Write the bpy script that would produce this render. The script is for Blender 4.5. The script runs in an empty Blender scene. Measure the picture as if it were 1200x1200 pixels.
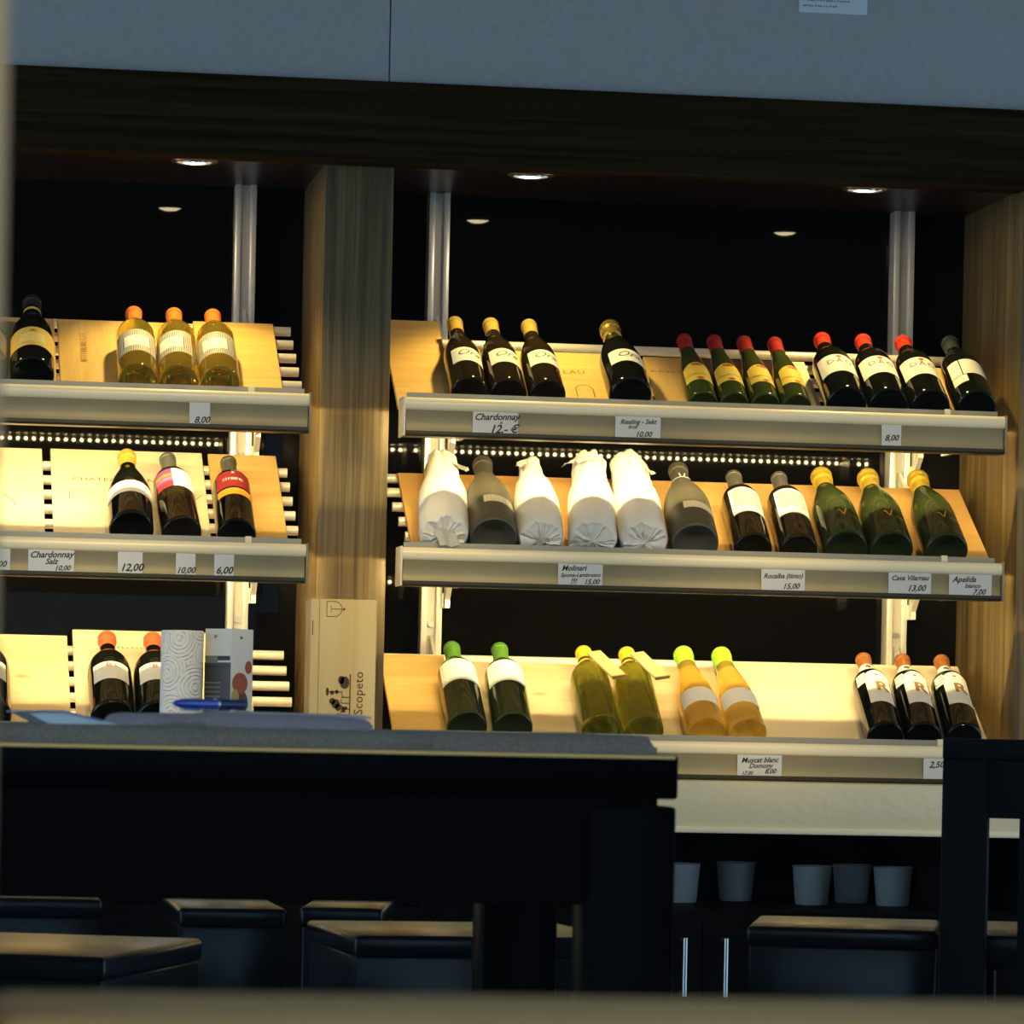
import bpy, bmesh, math, random
from mathutils import Matrix, Vector, noise
random.seed(7)
S = bpy.context.scene
COL = S.collection

# ------------------------------------------------------------------ camera, world, exposure
F = 4700.0; TH = math.radians(8.58); ROLL = .021; H0 = 845.0; ZC = 1.12
rt = Vector((math.cos(TH), -math.sin(TH), 0)); fw = Vector((math.sin(TH), math.cos(TH), 0)); up = Vector((0, 0, 1))
cx_ = rt*math.cos(ROLL) + up*math.sin(ROLL); cy_ = -rt*math.sin(ROLL) + up*math.cos(ROLL); cz_ = -fw
cam_d = bpy.data.cameras.new('camera'); cam = bpy.data.objects.new('camera', cam_d); COL.objects.link(cam)
cam.matrix_world = Matrix(((cx_.x, cy_.x, cz_.x, 0), (cx_.y, cy_.y, cz_.y, 0), (cx_.z, cy_.z, cz_.z, ZC), (0, 0, 0, 1)))
cam_d.sensor_width = 36; cam_d.lens = F*36/1200; cam_d.shift_y = (H0-600)/1200
cam_d.clip_start = .05; cam_d.clip_end = 60
cam_d.dof.use_dof = True; cam_d.dof.focus_distance = 7.6; cam_d.dof.aperture_fstop = 30
S.camera = cam
w = bpy.data.worlds.new('dusk_sky'); S.world = w; w.use_nodes = True
w.node_tree.nodes['Background'].inputs[0].default_value = (.44, .70, 1.0, 1)
w.node_tree.nodes['Background'].inputs[1].default_value = 1.95
S.view_settings.view_transform = 'Standard'; S.view_settings.look = 'None'
S.view_settings.exposure = 0; S.view_settings.gamma = 1; S.view_settings.use_curve_mapping = False
WARM = (1.0, .70, .18)
LED_E = 1020.0; DOWN_W = 10.3; SPOT_W = 96.0

def proj(x, y, z):
    rx = x*math.cos(TH)-y*math.sin(TH); d = x*math.sin(TH)+y*math.cos(TH); rz = z-ZC
    u = rx/d; v = rz/d
    return 600+F*(u*math.cos(ROLL)+v*math.sin(ROLL)), H0-F*(-u*math.sin(ROLL)+v*math.cos(ROLL))
def XA(px, Y, z):                     # X along the wall for a picture column, at a known depth and height
    x = .1*Y
    for _ in range(6):
        a = proj(x, Y, z)[0]; b = proj(x+.01, Y, z)[0]; x += (px-a)/((b-a)/.01)
    return x
def ZA(px, py, Y):
    a = (px-600)/F; b = (H0-py)/F
    u = a*math.cos(ROLL)-b*math.sin(ROLL); v = a*math.sin(ROLL)+b*math.cos(ROLL)
    return ZC + Y/(-math.sin(TH)*u+math.cos(TH))*v

# ------------------------------------------------------------------ materials
MATS = {}
def mat(name, col, rough=.5, metal=0., coat=0., emit=0., trans=0., ior=1.5, bump=0., bscale=200., emitcol=None, var=0., sheen=0., spec=.5):
    if name in MATS: return MATS[name]
    m = bpy.data.materials.new(name); m.use_nodes = True; n = m.node_tree.nodes; l = m.node_tree.links
    p = n['Principled BSDF']; MATS[name] = m
    p.inputs['Base Color'].default_value = (*col, 1); p.inputs['Roughness'].default_value = rough
    p.inputs['Metallic'].default_value = metal; p.inputs['Coat Weight'].default_value = coat; p.inputs['Coat Roughness'].default_value = .05
    p.inputs['IOR'].default_value = ior; p.inputs['Transmission Weight'].default_value = trans
    p.inputs['Specular IOR Level'].default_value = spec
    if sheen: p.inputs['Sheen Weight'].default_value = sheen
    if emit:
        p.inputs['Emission Color'].default_value = (*(emitcol or col), 1); p.inputs['Emission Strength'].default_value = emit
    if bump or var:
        tc = n.new('ShaderNodeTexCoord'); nz = n.new('ShaderNodeTexNoise'); nz.inputs['Scale'].default_value = bscale; nz.inputs['Detail'].default_value = 4
        l.new(tc.outputs['Object'], nz.inputs['Vector'])
        if bump:
            b = n.new('ShaderNodeBump'); b.inputs['Strength'].default_value = bump; b.inputs['Distance'].default_value = .004
            l.new(nz.outputs['Fac'], b.inputs['Height']); l.new(b.outputs['Normal'], p.inputs['Normal'])
        if var:
            r = n.new('ShaderNodeValToRGB')
            r.color_ramp.elements[0].color = (*[c*(1-var) for c in col], 1); r.color_ramp.elements[1].color = (*[min(1, c*(1+var)) for c in col], 1)
            r.color_ramp.elements[0].position = .3; r.color_ramp.elements[1].position = .7
            l.new(nz.outputs['Fac'], r.inputs['Fac']); l.new(r.outputs['Color'], p.inputs['Base Color'])
    return m
def grain(name, c0, c1, scale, rough=.5, coat=0., lo=.3, hi=.7, knots=None, spec=.5):
    """streaked wood: noise stretched along one axis of the object"""
    if name in MATS: return MATS[name]
    m = bpy.data.materials.new(name); m.use_nodes = True; n = m.node_tree.nodes; l = m.node_tree.links; MATS[name] = m
    p = n['Principled BSDF']; p.inputs['Roughness'].default_value = rough; p.inputs['Coat Weight'].default_value = coat; p.inputs['Coat Roughness'].default_value = .12
    p.inputs['Specular IOR Level'].default_value = spec
    tc = n.new('ShaderNodeTexCoord'); oi = n.new('ShaderNodeObjectInfo'); mp = n.new('ShaderNodeMapping'); mp.inputs['Scale'].default_value = scale
    cm = n.new('ShaderNodeVectorMath'); cm.operation = 'SCALE'; cm.inputs[0].default_value = (37, 53, 71); l.new(oi.outputs['Random'], cm.inputs['Scale'])
    l.new(cm.outputs[0], mp.inputs['Location']); l.new(tc.outputs['Object'], mp.inputs['Vector'])
    nz = n.new('ShaderNodeTexNoise'); nz.inputs['Scale'].default_value = 1; nz.inputs['Detail'].default_value = 6; nz.inputs['Roughness'].default_value = .65; nz.inputs['Distortion'].default_value = .6
    l.new(mp.outputs[0], nz.inputs['Vector'])
    r = n.new('ShaderNodeValToRGB'); e = r.color_ramp.elements
    e[0].position = lo; e[0].color = (*c0, 1); e[1].position = hi; e[1].color = (*c1, 1)
    l.new(nz.outputs['Fac'], r.inputs['Fac']); out = r.outputs['Color']
    if knots:
        v = n.new('ShaderNodeTexVoronoi'); v.inputs['Scale'].default_value = 6.5; l.new(mp.outputs[0], v.inputs['Vector'])
        mp2 = n.new('ShaderNodeMapping'); mp2.inputs['Scale'].default_value = (1.0, 1.9, 1); l.new(tc.outputs['Object'], mp2.inputs['Vector']); l.new(cm.outputs[0], mp2.inputs['Location'])
        l.new(mp2.outputs[0], v.inputs['Vector'])
        kr = n.new('ShaderNodeValToRGB'); kr.color_ramp.elements[0].position = .05; kr.color_ramp.elements[0].color = (1, 1, 1, 1); kr.color_ramp.elements[1].position = .16; kr.color_ramp.elements[1].color = (0, 0, 0, 1)
        l.new(v.outputs['Distance'], kr.inputs['Fac'])
        mx = n.new('ShaderNodeMix'); mx.data_type = 'RGBA'; l.new(kr.outputs['Color'], mx.inputs['Factor']); l.new(out, mx.inputs['A']); mx.inputs['B'].default_value = (*knots, 1); out = mx.outputs['Result']
    l.new(out, p.inputs['Base Color']); return m

M_glass = mat('black_back_glass', (.003, .003, .003), .03, ior=1.15)
M_fascia = grain('dark_laminate_horizontal', (.014, .008, .003), (.046, .028, .011), (1.2, 40, 70), .75, spec=.0)
M_column = grain('grey_brown_laminate_vertical', (.062, .040, .013), (.26, .180, .072), (75, 60, 1.6), .5, coat=.0, lo=.32, hi=.68)
M_soffit = grain('dark_soffit_laminate', (.010, .006, .003), (.018, .010, .005), (1.2, 60, 40), .34, coat=.0, spec=.35)
M_alu = mat('aluminium_upright', (.80, .78, .74), .32, .35)
M_slot = mat('upright_slot', (.42, .41, .38), .45, .3)
M_screw = mat('screw_steel', (.30, .29, .27), .3, .9)
M_rod = mat('cream_metal_tube', (.86, .82, .74), .3, .15)
M_lip = mat('cream_lip_metal', (.98, .86, .60), .30, .0)
M_face = mat('olive_grey_label_rail', (.30, .262, .16), .45, .1, var=.06, bscale=15)
M_dark = mat('dark_rail_edge', (.05, .045, .035), .4, .3)
M_strip = mat('grey_stop_strip', (.40, .39, .33), .3, .1)
M_ledpcb = mat('led_carrier', (.10, .09, .07), .5)
M_led = mat('led_diode', (1, .85, .6), .4, emit=LED_E, emitcol=(1.0, .76, .33))
M_cream = mat('cream_worktop_front', (.80, .70, .47), .28, bump=.5, bscale=30)
M_cab = mat('black_brown_cabinet', (.005, .0045, .0035), .5, spec=.04)
M_steel = mat('brushed_steel', (.62, .60, .56), .28, 1.)
M_cup = mat('white_ceramic', (.70, .69, .66), .35, var=.05, bscale=120)
M_plaster = mat('pale_plaster', (.50, .47, .44), .9, spec=.1, bump=.12, bscale=90, var=.05)
M_paper = mat('white_paper', (.84, .84, .84), .8)
M_tag = mat('price_tag_paper', (.66, .67, .68), .5, coat=.2)
M_ink = mat('black_ink', (.012, .012, .02), .6)
M_inkg = mat('grey_ink', (.12, .11, .11), .7)
M_floor = mat('dark_floor', (.05, .045, .04), .5, var=.2, bscale=6)
M_ceil = mat('grey_ceiling', (.30, .30, .30), .9)
M_inner = mat('dark_painted_wall', (.05, .045, .04), .85)
M_frame = mat('tan_window_frame', (.29, .145, .042), .6, var=.12, bscale=9)
M_lacq = mat('black_lacquer', (.0016, .0014, .0013), .30, spec=.02)
M_leather = mat('navy_black_leather', (.007, .009, .012), .21, spec=.19, bump=.05, bscale=300)
M_cloth = mat('grey_felt', (.36, .26, .185), .95, bump=.6, bscale=420, var=.25)
M_mauve = mat('mauve_cloth', (.42, .32, .31), .9, bump=.3, bscale=300, var=.12)
M_tissue = mat('white_tissue', (.80, .79, .76), .75, bump=.5, bscale=34)
M_boardA = grain('crate_pine', (.72, .42, .12), (.84, .57, .21), (4, 34, 34), .6)
M_boardV = grain('crate_pine_upright', (.62, .38, .13), (.80, .57, .25), (30, 3, 30), .6)
M_boardK = grain('crate_pine_knots', (.72, .54, .31), (.88, .74, .50), (3, 30, 30), .6, knots=(.42, .24, .09))
M_boardP = grain('pale_plywood', (.80, .69, .48), (.90, .80, .60), (3, 20, 20), .6)
M_boardO = grain('orange_board', (.74, .42, .13), (.84, .53, .19), (2.5, 30, 30), .5)
M_stamp = mat('burnt_stamp', (.22, .12, .045), .7)
M_stampd = mat('dark_brown_stamp', (.10, .055, .02), .7)
M_boxw = grain('wine_box_wood', (.86, .58, .22), (.95, .72, .32), (30, 30, 2.5), .55)
G_black = mat('black_glass', (.006, .007, .005), .04, ior=1.52)
G_brown = mat('brown_black_glass', (.018, .013, .006), .05, ior=1.52)
G_green = mat('dark_green_glass', (.030, .040, .014), .06, ior=1.52)
G_flute = mat('bottle_green_glass', (.040, .055, .014), .06, ior=1.52)
G_matte = mat('matte_black_glass', (.075, .068, .048), .5)
G_white = mat('pale_olive_glass', (.66, .56, .12), .02, trans=.88, ior=1.30)
G_olive = mat('yellow_green_glass', (.36, .35, .045), .03, trans=.80, ior=1.30)
G_yellow = mat('golden_wine_glass', (.95, .66, .13), .02, trans=.72, ior=1.25)
def cap(name, c, r=.45, metal=0.): return mat('capsule_'+name, c, r, metal)

# ------------------------------------------------------------------ mesh helpers
def link(o): COL.objects.link(o); return o
def off(p):
    v = Vector((0, 0, 0))
    while p is not None: v += p.location; p = p.parent
    return v
def from_bm(name, bm, m, parent=None, smooth=False, local=False, auto=None):
    if not local and parent is not None:
        bmesh.ops.translate(bm, verts=bm.verts, vec=-off(parent))
    bmesh.ops.recalc_face_normals(bm, faces=bm.faces)
    me = bpy.data.meshes.new(name); bm.to_mesh(me); bm.free()
    if m: me.materials.append(m)
    if smooth:
        for f in me.polygons: f.use_smooth = True
        if auto is not None: me.set_sharp_from_angle(angle=math.radians(auto))
    o = bpy.data.objects.new(name, me); link(o)
    if parent is not None: o.parent = parent
    return o
def add_box(bm, x0, x1, y0, y1, z0, z1, bev=0., seg=2):
    r = bmesh.ops.create_cube(bm, size=1)
    M = Matrix.Translation(((x0+x1)/2, (y0+y1)/2, (z0+z1)/2)) @ Matrix.Diagonal((abs(x1-x0), abs(y1-y0), abs(z1-z0), 1))
    bmesh.ops.transform(bm, matrix=M, verts=r['verts'])
    if bev:
        es = list({e for v in r['verts'] for e in v.link_edges})
        bmesh.ops.bevel(bm, geom=es, offset=bev, segments=seg, affect='EDGES', profile=.5)
def box(name, x0, x1, y0, y1, z0, z1, m, parent=None, bev=.0, local=False, seg=2):
    bm = bmesh.new(); add_box(bm, x0, x1, y0, y1, z0, z1, bev, seg)
    return from_bm(name, bm, m, parent, smooth=bev > 0, local=local, auto=40)
def prism(name, prof, x0, x1, m, parent=None, smooth=False, local=False):
    bm = bmesh.new(); a = [bm.verts.new((x0, y, z)) for y, z in prof]; b = [bm.verts.new((x1, y, z)) for y, z in prof]
    k = len(prof)
    for i in range(k): bm.faces.new((a[i], a[(i+1) % k], b[(i+1) % k], b[i]))
    bm.faces.new(a[::-1]); bm.faces.new(b)
    return from_bm(name, bm, m, parent, smooth=smooth, local=local, auto=35)
def add_cyl(bm, p0, p1, r, seg=12, r2=None):
    p0 = Vector(p0); p1 = Vector(p1); d = p1-p0
    q = d.to_track_quat('Z', 'Y').to_matrix().to_4x4(); M = Matrix.Translation((p0+p1)/2) @ q
    bmesh.ops.create_cone(bm, cap_ends=True, segments=seg, radius1=r, radius2=r if r2 is None else r2, depth=d.length, matrix=M)
def cyl(name, p0, p1, r, m, parent=None, seg=12, local=False, r2=None):
    bm = bmesh.new(); add_cyl(bm, p0, p1, r, seg, r2); return from_bm(name, bm, m, parent, True, local, 40)
def lathe_bm(prof, seg=28, disp=None):
    bm = bmesh.new(); rings = []
    for k, (z, r) in enumerate(prof):
        if r < 1e-6: rings.append([bm.verts.new((0, 0, z))]); continue
        ring = []
        for i in range(seg):
            a = 2*math.pi*i/seg; rr, zz = r, z
            if disp: rr, zz = disp(k, a, r, z)
            ring.append(bm.verts.new((rr*math.sin(a), -rr*math.cos(a), zz)))
        rings.append(ring)
    for A, B in zip(rings, rings[1:]):
        if len(A) == 1 and len(B) == 1: continue
        for i in range(seg):
            j = (i+1) % seg
            if len(A) == 1: bm.faces.new((A[0], B[j], B[i]))
            elif len(B) == 1: bm.faces.new((A[i], A[j], B[0]))
            else: bm.faces.new((A[i], A[j], B[j], B[i]))
    return bm
def thing(name, loc, label, cat, group=None):
    o = bpy.data.objects.new(name, None); o.empty_display_size = .05; link(o); o.location = loc; return tag(o, label, cat, group)
def tag(o, label, cat, group=None):
    o['label'] = label; o['category'] = cat
    if group: o['group'] = group
    return o
def struct(o): o['kind'] = 'structure'; return o
_tc = {}
def text_geo(s, size, shear=0., spacing=1., bold=0.):
    key = (s, shear, spacing, bold)
    if key not in _tc:
        c = bpy.data.curves.new('t', 'FONT'); c.body = s; c.size = 1; c.shear = shear; c.align_x = 'CENTER'; c.align_y = 'CENTER'; c.resolution_u = 2; c.offset = bold; c.space_character = spacing
        o = bpy.data.objects.new('t', c); link(o); bpy.context.view_layer.update()
        me = bpy.data.meshes.new_from_object(o.evaluated_get(bpy.context.evaluated_depsgraph_get()))
        _tc[key] = ([v.co.copy() for v in me.vertices], [tuple(p.vertices) for p in me.polygons])
        bpy.data.objects.remove(o); bpy.data.curves.remove(c); bpy.data.meshes.remove(me)
    v, f = _tc[key]
    return [(p.x*size, p.y*size) for p in v], f
def flat_print(name, geos, fn, m, parent):
    """geos: list of (verts2d, faces); fn maps 2-d to local 3-d"""
    me = bpy.data.meshes.new(name); V = []; Fc = []
    for v, f in geos:
        b = len(V); V += [fn(x, y) for x, y in v]; Fc += [tuple(i+b for i in q) for q in f]
    me.from_pydata(V, [], Fc); me.materials.append(m); o = bpy.data.objects.new(name, me); link(o); o.parent = parent; return o
def shift(g, dx, dy, rot=0.):
    c, s = math.cos(rot), math.sin(rot); return ([(x*c-y*s+dx, x*s+y*c+dy) for x, y in g[0]], g[1])
def rect2(x0, x1, y0, y1): return ([(x0, y0), (x1, y0), (x1, y1), (x0, y1)], [(0, 1, 2, 3)])
def disc2(x, y, rx, ry=None, n=14, a0=0.):
    ry = ry or rx; return ([(x+rx*math.cos(a0+2*math.pi*i/n), y+ry*math.sin(a0+2*math.pi*i/n)) for i in range(n)], [tuple(range(n))])
def ring2(x, y, r0, r1, n=18, ky=1., arc=1., a0=0.):
    v = []; f = []; k = n if arc >= 1 else n+1
    for i in range(k):
        a = a0+2*math.pi*arc*i/n; v += [(x+r0*math.cos(a), y+ky*r0*math.sin(a)), (x+r1*math.cos(a), y+ky*r1*math.sin(a))]
    for i in range(n):
        j = (i+1) % k; f.append((2*i, 2*i+1, 2*j+1, 2*j))
    return v, f
def line2(x0, y0, x1, y1, t):
    d = math.hypot(x1-x0, y1-y0); nx, ny = -(y1-y0)/d*t/2, (x1-x0)/d*t/2
    return ([(x0+nx, y0+ny), (x0-nx, y0-ny), (x1-nx, y1-ny), (x1+nx, y1+ny)], [(0, 1, 2, 3)])
def smudge(n, w, h, seed):
    """worn, unreadable lettering: a row of short strokes"""
    rr = random.Random(seed); g = []
    for i in range(n):
        x = -w/2 + w*(i+.5)/n; t = w/n*.16
        g.append(line2(x-w/n*.28, -h/2, x-w/n*.28, h/2, t))
        k = rr.random()
        if k < .35: g.append(line2(x-w/n*.28, h/2, x+w/n*.25, -h/2, t)); g.append(line2(x+w/n*.25, -h/2, x+w/n*.25, h/2, t))
        elif k < .7: g.append(line2(x-w/n*.28, h/2-t/2, x+w/n*.22, h/2-t/2, t)); g.append(line2(x-w/n*.28, 0, x+w/n*.18, 0, t))
        else: g.append(line2(x-w/n*.28, -h/2+t/2, x+w/n*.22, -h/2+t/2, t))
    return g

# ------------------------------------------------------------------ fixed dimensions of the shelving
YW = 8.0                       # black glass back
ZS = 2.174                     # soffit
LIPS = {'top': 1.725, 'mid': 1.443, 'bot': 1.089}
LX = (-.43, .732); RX = (.914, 2.074)
T = math.radians(31.5); CT, ST = math.cos(T), math.sin(T); PY = 7.55; PZ = -.018
COLX = (.765, .897); PANX = 2.124

# ------------------------------------------------------------------ the room
struct(box('floor', -4, 6, .8, 8.2, -.1, 0, M_floor))
struct(box('ceiling', -4, 6, .8, 8.2, 2.95, 3.05, M_ceil))
bw = struct(box('wall_back', -4, 6, 8.03, 8.2, 0, 2.95, M_inner))
SEAM = XA(457, 7.56, 2.40)
box('wall_panel', -4, SEAM-.0012, 7.56, 7.62, 2.30, 2.95, M_plaster, bw, bev=.0015)
box('wall_panel', SEAM+.0012, 6, 7.56, 7.62, 2.30, 2.95, M_plaster, bw, bev=.0015)
box('back_glass', -.60, PANX, YW, 8.03, .9, ZS+.01, M_glass, bw)
# front wall with the shop window the picture is taken through
WX0, WX1, WZ0, WZ1 = XA(1, .86, 1.2), 1.7, ZA(600, 1192, .86), 2.35
WL0 = WX0-.07-1.65                     # the neighbouring light of the same shop window
fwall = struct(box('wall_front', -4, WL0-.07, .80, 1.0, 0, 2.95, M_inner))
box('wall_section', WX1+.07, 6, .80, 1.0, 0, 2.95, M_inner, fwall)
box('wall_section', WL0-.07, WX1+.07, .80, 1.0, 0, WZ0-.07, M_inner, fwall)
box('wall_section', WL0-.07, WX1+.07, .80, 1.0, WZ1+.07, 2.95, M_inner, fwall)
mg = bpy.data.materials.new('clear_window_glass'); mg.use_nodes = True; nt = mg.node_tree; nt.nodes.remove(nt.nodes['Principled BSDF'])
tr = nt.nodes.new('ShaderNodeBsdfTransparent'); gl = nt.nodes.new('ShaderNodeBsdfGlossy'); gl.inputs['Roughness'].default_value = .02
tr.inputs[0].default_value = (.97, .98, .97, 1)
mixs = nt.nodes.new('ShaderNodeMixShader'); mixs.inputs[0].default_value = .0004
nt.links.new(tr.outputs[0], mixs.inputs[1]); nt.links.new(gl.outputs[0], mixs.inputs[2]); nt.links.new(mixs.outputs[0], nt.nodes['Material Output'].inputs[0])
def window(name, x0, x1, left):
    win = bpy.data.objects.new(name, None); link(win); win.location = (x0, .86, WZ0); struct(win)
    if left: box('window_frame', x0-.07, x0, .83, .90, WZ0-.07, WZ1+.07, M_frame, win, bev=.006)
    box('window_frame', x1, x1+.07, .83, .90, WZ0-.07, WZ1+.07, M_frame, win, bev=.006)
    box('window_frame', x0, x1, .83, .90, WZ1, WZ1+.07, M_frame, win, bev=.006)
    box('window_sill', x0, x1, .80, .93, WZ0-.05, WZ0, M_frame, win, bev=.006)
    box('window_pane', x0, x1, .868, .874, WZ0, WZ1, mg, win)
window('window_1', WX0, WX1, False)
window('window_2', WL0, WX0-.07, True)

# ------------------------------------------------------------------ built-in surround
tr1 = struct(box('trim_1', -1.2, 6, 7.54, 7.60, ZS-.004, 2.325, M_fascia, bev=.002)); tr1['label'] = 'dark brown fascia board above the shelving'
tr2 = struct(box('trim_2', -1.2, 6, 7.58, 8.03, ZS, ZS+.05, M_soffit)); tr2['label'] = 'dark glossy soffit over the shelves'
tag(box('shelving_column', COLX[0], COLX[1], 7.60, YW+.005, 0, ZS+.004, M_column, bev=.002), 'grey-brown streaked laminate column between the two shelf bays', 'column')
tag(box('shelving_column', -.60, -.465, 7.60, YW+.005, 0, ZS+.004, M_column, bev=.002), 'grey-brown laminate column beyond the end of the pinstripe bottle shelf', 'column')
tag(box('side_panel', PANX, PANX+.14, 7.56, YW+.03, 0, ZS+.004, M_column, bev=.002), 'tall brown laminate side panel closing the shelving beside the dark-capped bottle', 'panel')

# ------------------------------------------------------------------ aluminium uprights
def upright(X, label):
    t = thing('shelf_upright', (X, YW, .93), label, 'upright', None)
    z0, z1 = 1.0, ZS+.002
    box('flange', X-.021, X-.009, 7.955, YW+.004, z0, z1, M_alu, t, bev=.001)
    box('flange', X+.009, X+.021, 7.955, YW+.004, z0, z1, M_alu, t, bev=.001)
    web = box('web', X-.010, X+.010, 7.966, YW+.004, z0, z1, M_slot, t)
    for z in (1.89, 1.585, 1.31):
        s = cyl('screw', (X, 7.967, z), (X, 7.960, z), .0065, M_screw, web, 14)
    return t
upright(.645, 'aluminium upright rail beside the column, behind the orange-capped bottles')
upright(-.31, 'aluminium upright rail behind the far end of the pinstripe bottle shelf')
upright(1.033, 'aluminium upright rail behind the wooden board with no bottle, near the column')
upright(1.988, 'aluminium upright rail behind the red wax bottles near the side panel')

# ------------------------------------------------------------------ shelves
def led_mesh(x0, x1, y, z, parent):
    bm = bmesh.new(); n = int((x1-x0)/.0167)
    for i in range(n):
        x = x0+.010+i*.0167
        vs = [bm.verts.new((x+.0036*math.cos(a), y, z+.0036*math.sin(a))) for a in [2*math.pi*k/8 for k in range(8)]]
        bm.faces.new(vs)
    bmesh.ops.translate(bm, verts=bm.verts, vec=-off(parent))
    for f in bm.faces: f.normal_update()
    me = bpy.data.meshes.new('diodes'); bm.to_mesh(me); bm.free(); me.materials.append(M_led)
    # single-sided emission towards the back glass comes from the opaque carrier right behind the diodes
    o = bpy.data.objects.new('diodes', me); link(o); o.parent = parent; o['kind'] = 'stuff'; return o
def shelf(bay, row, rod_shift, label, rodx=None):
    x0, x1 = LX if bay == 'L' else RX; zl = LIPS[row]
    t = thing('wine_shelf', ((x0+x1)/2, 7.55, zl-.07), label, 'shelf', 'sloping wine shelves')
    # rounded cream lip
    pr = [(7.500, zl-.025)] + [(7.4865-.0095*math.sin(a), zl-.0125+.0125*math.cos(a)) for a in [math.pi - math.pi*i/9 for i in range(10)]] + [(7.500, zl)]
    prism('lip_rail', pr, x0, x1, M_lip, t, smooth=True)
    # label rail, gently concave
    pr = [(7.500, zl-.024), (7.4805, zl-.024), (7.4835, zl-.034), (7.4845, zl-.045), (7.4835, zl-.056), (7.4805, zl-.0635), (7.500, zl-.0635)]
    prism('label_rail', pr, x0+.002, x1-.002, M_face, t, smooth=True)
    pr = [(7.478, zl-.063), (7.478, zl-.069), (7.482, zl-.073), (7.528, zl-.073), (7.528, zl-.069), (7.500, zl-.069), (7.500, zl-.063)]
    prism('channel_floor', pr, x0, x1, M_dark, t)
    box('stop_strip', x0+.006, x1-.006, 7.512, 7.516, zl-.010, zl+.011, M_strip, t)
    box('channel_top', x0+.003, x1-.003, 7.498, 7.516, zl-.010, zl-.005, M_strip, t)
    box('led_shield', x0+.003, x1-.003, 7.498, 7.580, zl-.0235, zl-.0215, M_dark, t)  # unseen plate added to keep the diodes' light off the bottle bases
    for x in (x0-.004, x1):
        bm = bmesh.new(); add_box(bm, x, x+.004, 7.476, 7.556, zl-.073, zl+.002, .0015, 2)
        from_bm('end_cap', bm, M_face if x > x0 else M_lip, t, True, auto=40)
    # join tab on the stop strip
    xt = x1-.112
    box('strip_clip', xt, xt+.012, 7.508, 7.518, zl-.004, zl+.013, M_lip, t, bev=.001)
    led = box('led_strip', x0+.004, x1-.004, 7.500, 7.5072, zl-.040, zl-.0235, M_ledpcb, t)
    led_mesh(x0+.004, x1-.004, 7.5082, zl-.032, led)
    # tubes carrying the boards
    rx0, rx1 = rodx or ((x0+.03, x1+.002) if bay == 'L' else (x0+.026, x1+.006))
    n = -.0185
    for k in range(5):
        s = .118+.0585*k+rod_shift
        y, z = PY+s*CT-n*ST, zl+PZ+s*ST+n*CT
        dx = (-.004 if bay == 'L' else -.007)*k
        cyl('tube', (rx0+dx, y, z), (rx1+dx*.3, y, z), .0093, M_rod, t, 16)
    # support arms back to the uprights
    for X in ((-.31, .645) if bay == 'L' else (1.033, 1.988)):
        n1 = -.034
        a = (PY+.02*CT-n1*ST, zl+PZ+.02*ST+n1*CT); b = (7.958, zl+PZ+.02*ST+n1*CT + (7.958-a[0])*ST/CT)
        prism('support_arm', [a, (a[0], a[1]+.008), (b[0], b[1]+.008), (b[0], b[1]-.035), (b[0]-.02, b[1]-.035)], X-.003, X+.003, M_alu, t)
        box('bracket_foot', X-.004, X+.004, 7.527, a[0]+.03, zl-.071, a[1]+.006, M_alu, t)
        for q in ((.026,) if row != 'bot' else ()):
            prism('bracket_brace', [(7.90, zl-.055), (7.955, zl-.10), (7.955, zl-.088), (7.90, zl-.043)], X+q-.002, X+q+.008, M_alu, t)
            box('bracket_hook', X+q-.002, X+q+.008, 7.935, 7.957, zl-.10, zl+.02, M_alu, t)
            box('bracket_link', X+.018, X+q+.004, 7.957, 7.975, zl-.10, zl-.07, M_alu, t)
    return t
shelf('L', 'top', 0.0, 'sloping wine shelf holding the pinstripe-labelled white wines beside the column')
shelf('L', 'mid', .01, 'sloping wine shelf holding the half-pink-labelled bottle')
shelf('L', 'bot', .0, 'sloping wine shelf behind the paper roll, with red-capped bottles')
shelf('R', 'top', -.03, 'sloping wine shelf holding the red wax capped bottles', (.925, 2.052))
shelf('R', 'mid', .0, 'sloping wine shelf holding the tissue-wrapped bottles')
shelf('R', 'bot', .0, 'sloping wine shelf holding the lime-green capped bottles')

# ------------------------------------------------------------------ boards (crate lids) lying on the tubes
def board(row, xa, xb, s0, s1, m, label, th=.0084, n0=0., prints=(), rot=0., seams=0):
    zl = LIPS[row]; xc = (xa+xb)/2
    bm = bmesh.new()
    hw, hl = (xb-xa)/2, (s1-s0)/2
    add_box(bm, -hw, hw, -hl, hl, -th, 0, .0012, 1)
    o = from_bm('wooden_board', bm, m, None, True, auto=40)
    tag(o, label, 'board', 'crate boards on the shelves')
    sc = (s0+s1)/2; nn = n0-.0008
    R = Matrix(((1, 0, 0, xc), (0, CT, -ST, PY+sc*CT-nn*ST), (0, ST, CT, zl+PZ+sc*ST+nn*CT), (0, 0, 0, 1)))
    o.matrix_world = R @ Matrix.Rotation(rot, 4, 'Z')
    for geos, mm in prints: flat_print('stamp', geos, lambda x, y: (x, y, .0004), mm, o)
    return o
B0 = .035
board('top', -.40, XA(66, 7.66, 1.8), B0, .338, M_boardV, 'honey pine crate lid under the yellow-labelled magnum', prints=())
vx0, vx1 = XA(70, 7.66, 1.8), XA(231, 7.66, 1.8)
board('top', vx0, vx1, B0, .338, M_boardV, 'honey pine crate lid stamped with an upright line of worn lettering',
      prints=[([shift(g, -.083, .03, math.pi/2) for g in smudge(15, .125, .0125, 3)], M_stamp)])
board('top', XA(233, 7.66, 1.8), .694, B0, .350, M_boardA, 'plain honey-coloured crate lid under the end bottle next to the upright', n0=0.)
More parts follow.
